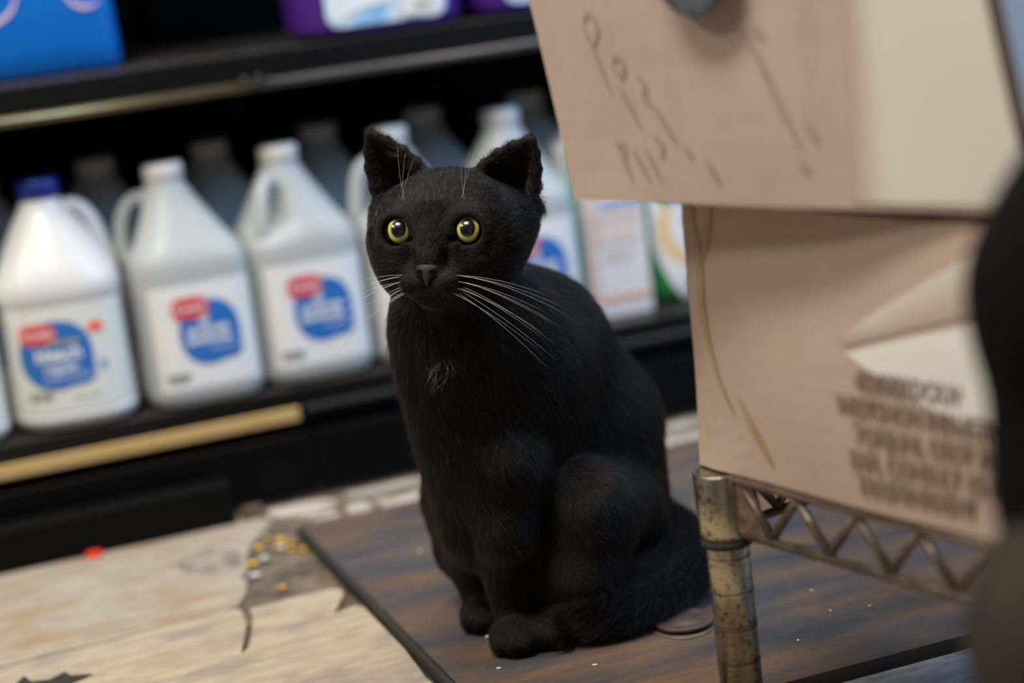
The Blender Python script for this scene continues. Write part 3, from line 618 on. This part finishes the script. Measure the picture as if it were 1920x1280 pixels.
# ------------------------------------------------------------------ implicit surfaces: cat body and person
class Field:
    def __init__(s, lo, hi, h):
        s.lo = np.array(lo, float); s.h = h; s.n = np.ceil((np.array(hi) - s.lo) / h).astype(int) + 1
        s.f = np.full(s.n, 0.06, np.float32)
    def _sub(s, c0, c1):
        i0 = np.maximum(np.floor((c0 - s.lo) / s.h).astype(int), 0); i1 = np.minimum(np.ceil((c1 - s.lo) / s.h).astype(int) + 1, s.n)
        if np.any(i1 <= i0): return None, None
        ax = [s.lo[k] + s.h * np.arange(i0[k], i1[k]) for k in range(3)]
        X = np.stack(np.meshgrid(*ax, indexing='ij'), -1).astype(np.float32)
        return tuple(slice(a, b) for a, b in zip(i0, i1)), X
    def _comb(s, sl, d, k, sub=False):
        f = s.f[sl]
        if sub:
            hh = np.clip(0.5 - 0.5 * (f + d) / k, 0, 1) if k > 0 else (f < -d).astype(np.float32)
            s.f[sl] = (f * (1 - hh) + (-d) * hh + k * hh * (1 - hh)) if k > 0 else np.maximum(f, -d)
        else:
            hh = np.clip(0.5 + 0.5 * (f - d) / k, 0, 1); s.f[sl] = f * (1 - hh) + d * hh - k * hh * (1 - hh)
    def cone(s, a, b, ra, rb, k=0.02, sub=False):
        a, b = np.asarray(a, float), np.asarray(b, float); R = max(ra, rb) + k + 2 * s.h
        sl, X = s._sub(np.minimum(a, b) - R, np.maximum(a, b) + R)
        if sl is None: return
        ab = (b - a).astype(np.float32); t = np.clip(((X - a.astype(np.float32)) @ ab) / (ab @ ab + 1e-12), 0, 1)
        d = np.linalg.norm(X - a.astype(np.float32) - t[..., None] * ab, axis=-1) - (ra + (rb - ra) * t)
        s._comb(sl, d, k, sub)
    def ell(s, c, r, axes=None, k=0.02, sub=False):
        c = np.asarray(c, float); r = np.asarray(r, float); R = r.max() + k + 2 * s.h
        sl, X = s._sub(c - R, c + R)
        if sl is None: return
        q = X - c.astype(np.float32)
        if axes is not None: q = q @ np.asarray(axes, np.float32).T
        k0 = np.linalg.norm(q / r, axis=-1); k1 = np.linalg.norm(q / (r * r), axis=-1) + 1e-9
        s._comb(sl, (k0 * (k0 - 1) / k1).astype(np.float32), k, sub)
    def chain(s, pts, k=0.02):
        for (a, ra), (b, rb) in zip(pts[:-1], pts[1:]): s.cone(a, b, ra, rb, k)
    def mesh(s):
        f = s.f; ins = f < 0; nx, ny, nz = f.shape
        c = np.zeros((nx - 1, ny - 1, nz - 1), np.int8)
        for dx in (0, 1):
            for dy in (0, 1):
                for dz in (0, 1): c += ins[dx:nx - 1 + dx, dy:ny - 1 + dy, dz:nz - 1 + dz]
        act = np.argwhere((c > 0) & (c < 8)); idx = np.full(c.shape, -1, np.int64); idx[tuple(act.T)] = np.arange(len(act))
        acc = np.zeros((len(act), 3)); cnt = np.zeros(len(act))
        corners = [(a, b, d) for a in (0, 1) for b in (0, 1) for d in (0, 1)]
        for i in range(8):
            for j in range(i + 1, 8):
                A, B = np.array(corners[i]), np.array(corners[j])
                if np.abs(A - B).sum() != 1: continue
                fa = f[tuple((act + A).T)]; fb = f[tuple((act + B).T)]; m = (fa < 0) != (fb < 0)
                t = np.where(m, fa / np.where(m, fa - fb, 1), 0)
                acc += np.where(m[:, None], A + t[:, None] * (B - A), 0); cnt += m
        V = s.lo + (act + acc / cnt[:, None]) * s.h
        faces = []
        for ax in range(3):
            o1, o2 = [(1, 2), (2, 0), (0, 1)][ax]
            sl0 = [slice(None)] * 3; sl1 = [slice(None)] * 3; sl0[ax] = slice(0, -1); sl1[ax] = slice(1, None)
            a, b = ins[tuple(sl0)], ins[tuple(sl1)]; e = np.argwhere(a != b)
            e = e[(e[:, o1] > 0) & (e[:, o2] > 0) & (e[:, o1] < f.shape[o1] - 1) & (e[:, o2] < f.shape[o2] - 1)]
            u1 = np.zeros(3, int); u1[o1] = 1; u2 = np.zeros(3, int); u2[o2] = 1
            q = np.stack([idx[tuple((e - u1 - u2).T)], idx[tuple((e - u2).T)], idx[tuple(e.T)], idx[tuple((e - u1).T)]], 1)
            fl = ~a[tuple(e.T)]; q[fl] = q[fl][:, ::-1]; faces.append(q)
        return V, np.vstack(faces)
def mesh_np(name, V, Fq, m, parent, origin):
    me = bpy.data.meshes.new(name); me.vertices.add(len(V)); me.vertices.foreach_set('co', (V - origin).astype(np.float32).ravel())
    me.loops.add(Fq.size); me.loops.foreach_set('vertex_index', Fq.astype(np.int32).ravel())
    me.polygons.add(len(Fq)); me.polygons.foreach_set('loop_start', np.arange(0, Fq.size, 4, dtype=np.int32))
    me.update(calc_edges=True); me.validate()
    return link(name, me, m, parent, True)

# ------------------------------------------------------------------ the cat
def A_(x, y, d): return at(x, y, d)
PX = 1.545 / FPX
HC = A_(838, 450, 1.545); YH = math.radians(14)
hx = math.cos(YH) * c_r - math.sin(YH) * c_f; hy = -math.cos(YH) * c_f - math.sin(YH) * c_r; hz = c_u
HAX = np.array([hx, hy, hz])
def HL_(x, y, z): return HC + (x * hx + y * hy + z * hz) * PX
fld = Field((-0.16, 1.40, -0.004), (0.17, 1.83, 0.45), 0.0017)
B = lambda x, y, d, rpx: (A_(x, y, d), rpx * d / FPX)
# trunk
fld.chain([B(890, 600, 1.62, 128), B(985, 660, 1.66, 140), B(1085, 800, 1.70, 138), B(1075, 950, 1.71, 160), B(1065, 1000, 1.71, 160)], 0.03)
fld.chain([B(862, 600, 1.585, 118), B(876, 700, 1.585, 106), B(902, 820, 1.60, 98), B(925, 930, 1.63, 110)], 0.035)
fld.cone(A_(960, 720, 1.62), A_(1000, 900, 1.66), 120 * 1.62 / FPX, 140 * 1.66 / FPX, 0.03)
fld.chain([B(905, 930, 1.68, 108), B(905, 1010, 1.69, 92)], 0.03)                      # far haunch
# near shoulder
fld.ell(A_(1000, 690, 1.595), (0.040, 0.035, 0.055), k=0.03)
# near thigh and knee
fld.chain([B(1150, 960, 1.66, 85), B(1105, 955, 1.60, 78), B(1095, 1080, 1.60, 88)], 0.018)
fld.chain([(W(.60, 1.50, .030) , .034), (W(.545, 1.455, .020), .020), (W(.500, 1.437, .016), .0165), (W(.490, 1.434, .014), .0150)], 0.012)
# fore legs
fld.chain([B(950, 880, 1.575, 74), B(952, 1000, 1.575, 44), (W(.4600, 1.452, .060), .0165), (W(.4555, 1.447, .030), .0150)], 0.02)
fld.chain([B(890, 900, 1.61, 66), B(895, 1010, 1.62, 42), (W(.4510, 1.512, .058), .0155), (W(.4495, 1.507, .028), .0145)], 0.02)
def paw(u, v, du, dv, s=1.0):
    fld.ell(W(u + du * .010, v + dv * .010, .0135), (.0195 * s, .0215 * s, .0135), k=0.008)
    px_, py_ = -dv, du
    for q, f_ in ((-1.5, -.004), (-.5, .002), (.5, .002), (1.5, -.004)):
        fld.ell(W(u + du * (.023 + f_) * s + px_ * q * .0085 * s, v + dv * (.023 + f_) * s + py_ * q * .0085 * s, .0098), (.0072 * s, .0085 * s, .0095), k=0.004)
paw(.4555, 1.442, -.25, -.97, 1.08); paw(.4495, 1.503, -.30, -.95, 0.95)
paw(.487, 1.432, -.6, -.8, 0.9)
# tail, wrapped round the near side
tail = spline([tuple(W(.575, 1.60, .045)), tuple(W(.617, 1.565, .036)), tuple(W(.631, 1.510, .028)), tuple(W(.614, 1.464, .023)), tuple(W(.580, 1.434, .020)), tuple(W(.540, 1.415, .0185)), tuple(W(.508, 1.410, .016))], 26)
tr = np.interp(np.linspace(0, 1, 26), [0, .15, .5, .85, 1], [.026, .024, .0215, .018, .013])
fld.chain([(tail[i], tr[i]) for i in range(26)], 0.008)
# head
he = lambda x, y, z, a, b, c, k=.012, sub=False: fld.ell(HL_(x, y, z), (a * PX, b * PX, c * PX), HAX, k, sub)
hc = lambda p, q, ra, rb, k=.010, sub=False: fld.cone(HL_(*p), HL_(*q), ra * PX, rb * PX, k, sub)
he(0, -28, 18, 136, 132, 112)
he(0, -10, 70, 86, 80, 52, .02)
hc((0, -40, -60), (25, -90, -170), 104, 112, .03)
for s in (-1, 1):
    he(s * 82, -4, -2, 66, 82, 58, .02)
    he(s * 62, 32, -52, 52, 62, 48, .02)
    he(s * 27, 102, -82, 31, 34, 27, .009)
    he(s * 58, 60, 44, 48, 40, 28, .014)
    he(s * 70, 64, -30, 40, 34, 24, .012)
hc((0, 76, 44), (0, 118, -40), 33, 23, .009)
he(0, 122, -58, 21, 12, 12, .005)
he(0, 86, -112, 25, 28, 18, .010)
# mouth line and philtrum
hc((0, 138, -80), (0, 134, -95), 2.2, 2.2, .002, True)
for s in (-1, 1):
    hc((0, 133, -96), (s * 30, 114, -106), 2.4, 2.2, .002, True)
EYE = {}
for s in (-1, 1):
    c = (s * 65.5, 77, 12); EYE[s] = c
    he(c[0], c[1] + 14, c[2], 40, 24, 37, .010)                    # lid swelling
    hc((c[0], c[1], c[2] - 1.5), (c[0] + s * 9, c[1] + 80, c[2] - 1), 24.8, 28, .003, True)
    he(*c, 28, 28, 28, .0015, True)
    hc((s * 45, 92, 2), (s * 37, 112, -8), 6, 4, .004, True)       # tear duct corner
    # ears: a cup of ribs from base to tip
    ob, ib, tp = np.array((s * 146, -56, 66.)), np.array((s * 44, -30, 116.)), np.array((s * 157, -14, 207. if s < 0 else 188.))
    he(s * 112, -44, 46, 48, 46, 50, .016)
    for t_ in np.linspace(0, 1, 31):
        cup = math.sin(math.pi * t_)
        base = ob * (1 - t_) + ib * t_ + np.array((s * 22 * (1 - t_) * cup, -58 * cup, -4 * cup))
        bulge_ = np.array((s * 13, 0, 2.)) * max(0, 1 - 2.2 * t_) + np.array((-s * 9, 0, 9.)) * max(0, 2 * t_ - 1)
        mid = base * .5 + tp * .5 + bulge_ + np.array((0, -14 * cup, 0))
        tip_ = tp + np.array((s * 3, 0, -6)) * max(0, 1 - 2 * t_) + np.array((-s * 5, 0, -4)) * max(0, 2 * t_ - 1) + np.array((0, -6 * cup, 0))
        root = base * .80 + np.array((0, -8, -6))
        hc(root, base, 20, 12, .008); q_ = [base * (1 - u_) ** 2 + 2 * u_ * (1 - u_) * (2 * mid - .5 * base - .5 * tip_) + tip_ * u_ ** 2 for u_ in np.linspace(0, 1, 5)]
        for n_ in range(4): hc(q_[n_], q_[n_ + 1], 11 - 1.7 * n_, 9.3 - 1.7 * n_, .003)
V, Fq = fld.mesh()
# relax the lattice a little
nv = len(V)
for it in range(2):
    acc = np.zeros((nv, 3)); cn = np.zeros(nv)
    for a_, b_ in ((0, 1), (1, 2), (2, 3), (3, 0)):
        np.add.at(acc, Fq[:, a_], V[Fq[:, b_]]); np.add.at(cn, Fq[:, a_], 1); np.add.at(acc, Fq[:, b_], V[Fq[:, a_]]); np.add.at(cn, Fq[:, b_], 1)
    V = V + 0.5 * (acc / cn[:, None] - V)
V[:, 2] = np.maximum(V[:, 2], 0.0006)
CO = W(.52, 1.52, 0)
cat = thing('cat', 'black cat with yellow-green eyes sitting upright on the dark board', 'cat', CO)
def attr_mat():
    m = mat('cat_skin', (.006, .0055, .005), .75, spec=.25); nt = m.node_tree
    at_ = nt.nodes.new('ShaderNodeAttribute'); at_.attribute_name = 'tint'
    nt.links.new(at_.outputs['Color'], nt.nodes['Principled BSDF'].inputs['Base Color']); return m
body = mesh_np('body', V, Fq, attr_mat(), cat, CO)
Vh = ((V - HC) @ HAX.T) / PX                                        # head coordinates
def falloff(x, a, b): return np.clip((x - a) / (b - a), 0, 1)
q1 = V[Fq[:, 0]] - V[Fq[:, 2]]; q2 = V[Fq[:, 1]] - V[Fq[:, 3]]; fn = np.cross(q1, q2)
vn = np.zeros((nv, 3))
for k in range(4): np.add.at(vn, Fq[:, k], fn)
vn /= np.linalg.norm(vn, axis=1, keepdims=True) + 1e-15
if np.mean(np.einsum('ij,ij->i', vn, V - V.mean(0))) < 0: vn = -vn
front = vn @ hy
ear_in = (Vh[:, 2] > 88) & (np.abs(Vh[:, 0]) > 60) & (front > 0.35) & (Vh[:, 1] < 20)
nose = ((Vh[:, 0] / 24) ** 2 + ((Vh[:, 2] + 60) / 17) ** 2 < 1) & (Vh[:, 1] > 112)
lip = (np.abs(Vh[:, 0]) < 26) & (Vh[:, 2] < -90) & (Vh[:, 2] > -108) & (Vh[:, 1] > 100)
tint = np.tile(np.array([.003, .0027, .0025, 1.0]), (nv, 1))
tint[ear_in, :3] = (.010, .0055, .0045); tint[nose, :3] = (.012, .009, .008); tint[lip, :3] = (.016, .012, .010)
ca = body.data.color_attributes.new('tint', 'FLOAT_COLOR', 'POINT'); ca.data.foreach_set('color', tint.astype(np.float32).ravel())

# fur: strands grown from the skin
def hair_mat(name, col, rough=.38):
    m = bpy.data.materials.new(name); m.use_nodes = True; nt = m.node_tree; nt.nodes.clear()
    o = nt.nodes.new('ShaderNodeOutputMaterial'); h = nt.nodes.new('ShaderNodeBsdfHairPrincipled'); h.parametrization = 'COLOR'
    h.inputs['Color'].default_value = (*col, 1); h.inputs['Roughness'].default_value = rough; h.inputs['Radial Roughness'].default_value = .45; h.inputs['Random Roughness'].default_value = .3; h.inputs['IOR'].default_value = 1.29
    nt.links.new(h.outputs[0], o.inputs['Surface']); return m
def curves_obj(name, P, R, m, parent):
    """P: (n strands, n points, 3)"""
    hcv = bpy.data.hair_curves.new(name); n, k, _ = P.shape; hcv.add_curves([k] * n)
    hcv.attributes['position'].data.foreach_set('vector', P.astype(np.float32).ravel())
    ra = hcv.attributes.get('radius') or hcv.attributes.new('radius', 'FLOAT', 'POINT')
    ra.data.foreach_set('value', np.broadcast_to(R, (n, k)).astype(np.float32).ravel())
    hcv.materials.append(m); o = bpy.data.objects.new(name, hcv); COL.objects.link(o); o.parent = parent; return o
def grow(N, seed, keep, length, lift, radius, jit=.25, pts=5):
    r = np.random.RandomState(seed); area_ = np.linalg.norm(fn, axis=1); area_ = area_ * keep[Fq].mean(1)
    fi = np.searchsorted(np.cumsum(area_) / area_.sum(), r.rand(N)); fi = np.minimum(fi, len(Fq) - 1)
    w4 = r.rand(N, 2); a_, b_ = w4[:, :1], w4[:, 1:]
    wt = np.concatenate([(1 - a_) * (1 - b_), a_ * (1 - b_), a_ * b_, (1 - a_) * b_], 1)
    pv = Fq[fi]; root = (V[pv] * wt[..., None]).sum(1); nn = (vn[pv] * wt[..., None]).sum(1); nn /= np.linalg.norm(nn, axis=1, keepdims=True) + 1e-12
    ln = (length[pv] * wt).sum(1) * (.7 + .5 * r.rand(N)); lf = (lift[pv] * wt).sum(1)
    dr = (flow[pv] * wt[..., None]).sum(1) + jit * r.randn(N, 3) * np.linalg.norm(flow[pv][:, 0], axis=1, keepdims=True)
    dr -= nn * np.einsum('ij,ij->i', dr, nn)[:, None]; dr /= np.linalg.norm(dr, axis=1, keepdims=True) + 1e-12
    t_ = np.linspace(0, 1, pts)[None, :, None]
    up = nn[:, None, :] * (lf[:, None, None] * (t_ - .38 * t_ ** 2)); al = dr[:, None, :] * (np.sqrt(np.maximum(1 - lf ** 2, .1))[:, None, None] * (t_ + .12 * t_ ** 2))
    grav = np.array([0, 0, -1.0]) * (.10 * t_ ** 2)
    P = root[:, None, :] + (up + al + grav) * ln[:, None, None] - nn[:, None, :] * .0004
    P[..., 2] = np.maximum(P[..., 2], .0005)
    return P - CO, radius * np.array([1, .95, .8, .55, .15])[:pts] if pts == 5 else radius
in_head = np.clip(1 - falloff(np.linalg.norm(Vh / np.array([150, 170, 150]), axis=1), 1.0, 1.35), 0, 1)
in_head = np.where((Vh[:, 2] > 85) & (np.linalg.norm(Vh, axis=1) < 330), 1.0, in_head)
# flow: on the head away from the nose; on the body down and to the rear; on the tail along it
nose_p = HL_(0, 120, -35)
fh = V - nose_p; fh /= np.linalg.norm(fh, axis=1, keepdims=True)
fb = np.tile(np.array([0.30, 0.30, -1.0]), (nv, 1)); fb += 0.25 * (V - np.array([0, 1.6, .2])) / .15 * np.array([1, 1, 0])
fb /= np.linalg.norm(fb, axis=1, keepdims=True)
dt = np.linalg.norm(V[:, None, :].astype(np.float32) - tail[None, ::3].astype(np.float32), axis=2); ti = dt.argmin(1) * 3
on_tail = (dt.min(1) < .034) & (ti > 3) & (V[:, 2] < .075)
tg = np.gradient(tail, axis=0); tg /= np.linalg.norm(tg, axis=1, keepdims=True)
flow = fh * in_head[:, None] + fb * (1 - in_head[:, None]); flow[on_tail] = tg[ti[on_tail]]
low = np.clip(V[:, 2] / .05, 0, 1)
length = .013 * (1 - in_head) + .0062 * in_head
leg = (V[:, 2] < .085) & ((V @ E_) < .515) & ((V @ N_) < 1.56) & ~on_tail
length = np.where(leg, .0045 + .004 * low, length); length[on_tail] = .016
muz = np.linalg.norm((Vh - np.array([0, 112, -66])) / np.array([60, 50, 50]), axis=1)
length = np.where(muz < 1.4, np.minimum(length, .0030 + .0026 * np.clip(muz - .5, 0, 1)), length)
ear = (Vh[:, 2] > 100) & (np.abs(Vh[:, 0]) > 55) & (np.linalg.norm(Vh, axis=1) < 330)
length[ear] = .0042; fz = np.array([0, 0, 1.0])
flow[ear] = (hz + .25 * hx * np.sign(Vh[ear, 0])[:, None])
keep = np.ones(nv); lift = np.full(nv, .42) - .12 * in_head; lift[on_tail] = .55; lift[ear] = .25
for s in (-1, 1):
    de = np.linalg.norm(Vh - np.array(EYE[s]) - np.array([s * 4, 20, 0]), axis=1); keep[de < 31] = 0; length = np.where((de < 52), np.minimum(length, .0034), length)
lift[muz < 1.3] = .5
keep[nose] = 0; keep[lip] *= .25; keep[ear_in] = .4; length[ear_in] = .006; flow[ear_in] = hz - .7 * hx * np.sign(Vh[ear_in, 0])[:, None]; keep[V[:, 2] < .002] = 0
FUR = hair_mat('black_fur', (.0042, .0028, .0021), .30); FUR2 = hair_mat('brown_black_fur', (.22, .17, .13), .35)
P_, R_ = grow(190000, 3, keep * (.8 + 2.2 * in_head), length, lift, .00010)
fur = curves_obj('fur', P_, R_[None, :], FUR, cat); fur['kind'] = 'stuff'
P_, R_ = grow(7000, 6, keep * (.12 + 1.6 * in_head), length * 1.02, lift * 1.15, .00009, .3)
lf_ = curves_obj('light_hair', P_, R_[None, :], FUR2, cat); lf_['kind'] = 'stuff'
P_, R_ = grow(9000, 5, keep * (1 - .85 * in_head), length * 1.45, lift * 1.25, .00007, .4)
gf = curves_obj('guard_hair', P_, R_[None, :], FUR, cat); gf['kind'] = 'stuff'
ek = ear_in * (Vh[:, 2] < 165) * 1.0; fl0 = flow.copy(); flow[ear_in] = hz[None] * .5 + 1.1 * hx[None] * np.sign(Vh[ear_in, 0])[:, None] * np.where(Vh[ear_in, :1] < 0, 1, 1)
P_, R_ = grow(150, 8, ek, np.full(nv, .013), np.full(nv, .35), .00008, .35)
eh = curves_obj('ear_hair', P_, R_[None, :], FUR2, cat); eh['kind'] = 'stuff'
# white tuft on the chest
tc = A_(832, 690, 1.53); r = np.random.RandomState(11); n_ = 26
near = np.argsort(np.linalg.norm(np.cross(V - c_o, (tc - c_o) / np.linalg.norm(tc - c_o)), axis=1) + (front < 0) * 1.0)[:130]
ids = r.choice(near, n_); dirs = -.9 * c_u[None] - .35 * c_f[None] + c_r[None] * (.28 * r.randn(n_, 1) - .15)
t_ = np.linspace(0, 1, 5)[None, :, None]; ln = (.007 + .008 * r.rand(n_))[:, None, None]
P_ = V[ids][:, None, :] + vn[ids][:, None, :] * .004 * np.minimum(t_ * 3, 1) + dirs[:, None, :] * t_ * ln - CO
wt_ = curves_obj('white_tuft', P_, np.array([.00012, .00012, .0001, .00008, .00003])[None], hair_mat('white_fur', (.55, .57, .62)), cat); wt_['kind'] = 'stuff'; wt_['label'] = 'small white chest tuft'

# eyes
def eye_mat():
    m = bpy.data.materials.new('cat_eye'); m.use_nodes = True; nt = m.node_tree; b = nt.nodes['Principled BSDF']
    tcn = nt.nodes.new('ShaderNodeTexCoord'); sp = nt.nodes.new('ShaderNodeSeparateXYZ'); nt.links.new(tcn.outputs['Object'], sp.inputs[0])
    def math_(op, a, b_=None, v=None):
        n = nt.nodes.new('ShaderNodeMath'); n.operation = op; nt.links.new(a, n.inputs[0])
        if b_ is not None: nt.links.new(b_, n.inputs[1])
        if v is not None: n.inputs[1].default_value = v
        return n.outputs[0]
    sx = math_('MULTIPLY', sp.outputs['X'], v=1.22)
    rad = math_('SQRT', math_('ADD', math_('MULTIPLY', sx, sx), math_('MULTIPLY', sp.outputs['Z'], sp.outputs['Z'])))
    rp = nt.nodes.new('ShaderNodeValToRGB'); cr = rp.color_ramp; nt.links.new(rad, rp.inputs[0])
    cr.elements[0].position = .0; cr.elements[0].color = (.002, .002, .002, 1); cr.elements[1].position = 1; cr.elements[1].color = (.01, .008, .005, 1)
    for p, c in ((.62, (.002, .002, .002)), (.645, (.30, .38, .10)), (.76, (.48, .50, .14)), (.85, (.58, .50, .14)), (.91, (.46, .32, .09)), (.955, (.02, .014, .008))):
        e = cr.elements.new(p); e.color = (*c, 1)
    nz = nt.nodes.new('ShaderNodeTexNoise'); nz.inputs['Scale'].default_value = 6; nt.links.new(tcn.outputs['Object'], nz.inputs['Vector'])
    mx = nt.nodes.new('ShaderNodeMix'); mx.data_type = 'RGBA'; mx.blend_type = 'MULTIPLY'; mx.inputs['Factor'].default_value = .5
    nt.links.new(rp.outputs[0], mx.inputs['A']); nt.links.new(nz.outputs['Color'], mx.inputs['B'])
    nt.links.new(rp.outputs[0], b.inputs['Base Color']); b.inputs['Roughness'].default_value = .25; b.inputs['Coat Weight'].default_value = 1; b.inputs['Coat Roughness'].default_value = .03; b.inputs['Coat IOR'].default_value = 1.33
    return m
EM = eye_mat()
for s in (-1, 1):
    bm = bmesh.new(); bmesh.ops.create_uvsphere(bm, u_segments=40, v_segments=24, radius=1.12)
    bmesh.ops.rotate(bm, verts=bm.verts, cent=(0, 0, 0), matrix=Matrix.Rotation(math.pi / 2, 3, 'X'))
    ey = bm_obj('eye', bm, EM, cat, True)
    gz = -c_f + 0.16 * c_u - .10 * c_r; gz /= np.linalg.norm(gz); gx = np.cross(gz, c_u); gx = -gx / np.linalg.norm(gx); gu = np.cross(gz, gx)
    gx = np.cross(gu, gz) * -1
    pos = HL_(EYE[s][0], EYE[s][1] + 4.0, EYE[s][2]) - CO; k = 26.5 * PX
    xr = np.cross(gz, np.array(c_u)); xr /= np.linalg.norm(xr); zr = np.cross(xr, gz)   # local y looks out of the eye
    ey.matrix_local = Matrix(((xr[0] * k, gz[0] * k, zr[0] * k, pos[0]), (xr[1] * k, gz[1] * k, zr[1] * k, pos[1]), (xr[2] * k, gz[2] * k, zr[2] * k, pos[2]), (0, 0, 0, 1)))
    ey['label'] = 'round yellow-green eye with wide dark pupil'
# nose leather: a small wedge with two nostrils
no = [(-23, 3), (-20, 9), (-12, 12), (0, 13), (12, 12), (20, 9), (23, 3), (19, -5), (11, -11), (6, -17), (3, -25), (0, -28), (-3, -25), (-6, -17), (-11, -11), (-19, -5)]
ng = star_geo(no, 8); nr = np.repeat(np.r_[0, np.arange(1, 9)] / 8, [1] + [16] * 8)
nv_ = [HL_(x, 137 + 6 * math.sqrt(max(0, 1 - r_ * r_)) - .012 * x * x - (0.10 * (13 - z_)) , -62 + z_) - CO for (x, z_), r_ in zip(ng[0], nr)]
ns = new_mesh('nose', nv_, ng[1], mat('nose_leather', (.016, .011, .010), .42, color2=(.026, .018, .016), scale=400, bump=.3, bscale=700), cat, True)
for s in (-1, 1):
    no_ = [(s * (13 + 6.5 * math.cos(a_) - 3 * math.sin(a_)), -2.5 + 4.2 * math.sin(a_) + 1.5 * math.cos(a_)) for a_ in np.linspace(0, 2 * math.pi, 14, False)]
    g_ = star_geo(no_, 2); new_mesh('nostril', [HL_(x, 144.5 - .016 * x * x - .10 * (13 - z_), -62 + z_) - CO for x, z_ in g_[0]], g_[1], M['trouser'], ns, True)
# whiskers
wr = np.random.RandomState(21)
wh = []
for s in (-1, 1):
    for i in range(12):
        row, c = divmod(i, 3); wh.append((s, (s * (34 + 9 * c), 116 - 9 * c, -70 - 9 * row), s * (130 + 45 * wr.rand() - 10 * row + (35 if s > 0 else 10)), 10 + 22 * wr.rand(), (2 if s > 0 else 6) - 24 * row - 12 * c + 6 * wr.randn(), -32 - 18 * wr.rand()))
    for i in range(3):
        wh.append((s, (s * (50 + 7 * i), 92, 52), s * (26 - 22 * i), 20, 105 - 14 * i, 14))
for s, p, dx, dy, dz, sag in wh:
    ts = np.linspace(0, 1, 10)
    pts = [HL_(p[0] + dx * t_, p[1] + dy * t_ - 45 * t_ ** 2, p[2] + dz * t_ + sag * t_ ** 2) - CO for t_ in ts]
    brow = p[2] > 0
    tube('whisker', pts, np.linspace(.00013, .00004, 10) * (.55 if brow else 1), M['whisker'], cat, 5)

# ------------------------------------------------------------------ the person's leg at the edge of the picture
pf = Field((0.08, 0.42, -0.012), (0.78, 1.05, 1.0), 0.006)
kn = A_(2085, 545, .90)
pf.chain([(kn, .059), (np.array([kn[0] + .13, kn[1] - .05, kn[2] + .26]), .078), (np.array([kn[0] + .22, kn[1] - .08, kn[2] + .44]), .098)], .03)
an = np.array([kn[0] - .002, kn[1] - .025, .19])
pf.chain([(kn, .058), (np.array([kn[0] + .004, kn[1] + .002, kn[2] - .09]), .056), (an, .046)], .03)
kn2 = np.array([kn[0] + .27, kn[1] - .16, .47])
pf.chain([(kn2, .059), (np.array([kn[0] + .27, kn[1] - .10, kn[2] + .44]), .10)], .03); pf.chain([(kn2, .057), (np.array([kn2[0], kn2[1] - .02, .16]), .048)], .03)
pf.cone(np.array([kn[0] + .22, kn[1] - .08, kn[2] + .46]), np.array([kn[0] + .27, kn[1] - .10, kn[2] + .50]), .12, .12, .04)
PV, PF = pf.mesh()
PO = np.array([kn[0] + .1, kn[1] - .1, PT])
person = thing('person', 'person in black trousers and brown boots, knee at the picture edge', 'person', PO)
mesh_np('trousers', PV, PF, M['trouser'], person, PO)
for ax, ay, top in ((an[0] - .004, an[1], .255), (kn2[0], kn2[1] - .02, .26)):
    bf = Field((ax - .22, ay - .3, -.012), (ax + .12, ay + .12, .36), .005)
    bf.chain([(np.array([ax + .020, ay + .014, top + .02]), .058), (np.array([ax - .006, ay, .22]), .066), (np.array([ax - .018, ay, .05]), .046)], .02)
    bf.cone((ax - .016, ay, .034), (ax - .10, ay - .13, .028), .038, .034, .03); bf.ell((ax - .016, ay, .02), (.045, .05, .03), k=.02)
    bv, bq = bf.mesh(); bv[:, 2] = np.maximum(bv[:, 2], PT)
    mesh_np('boot', bv, bq, M['boot'], person, PO)
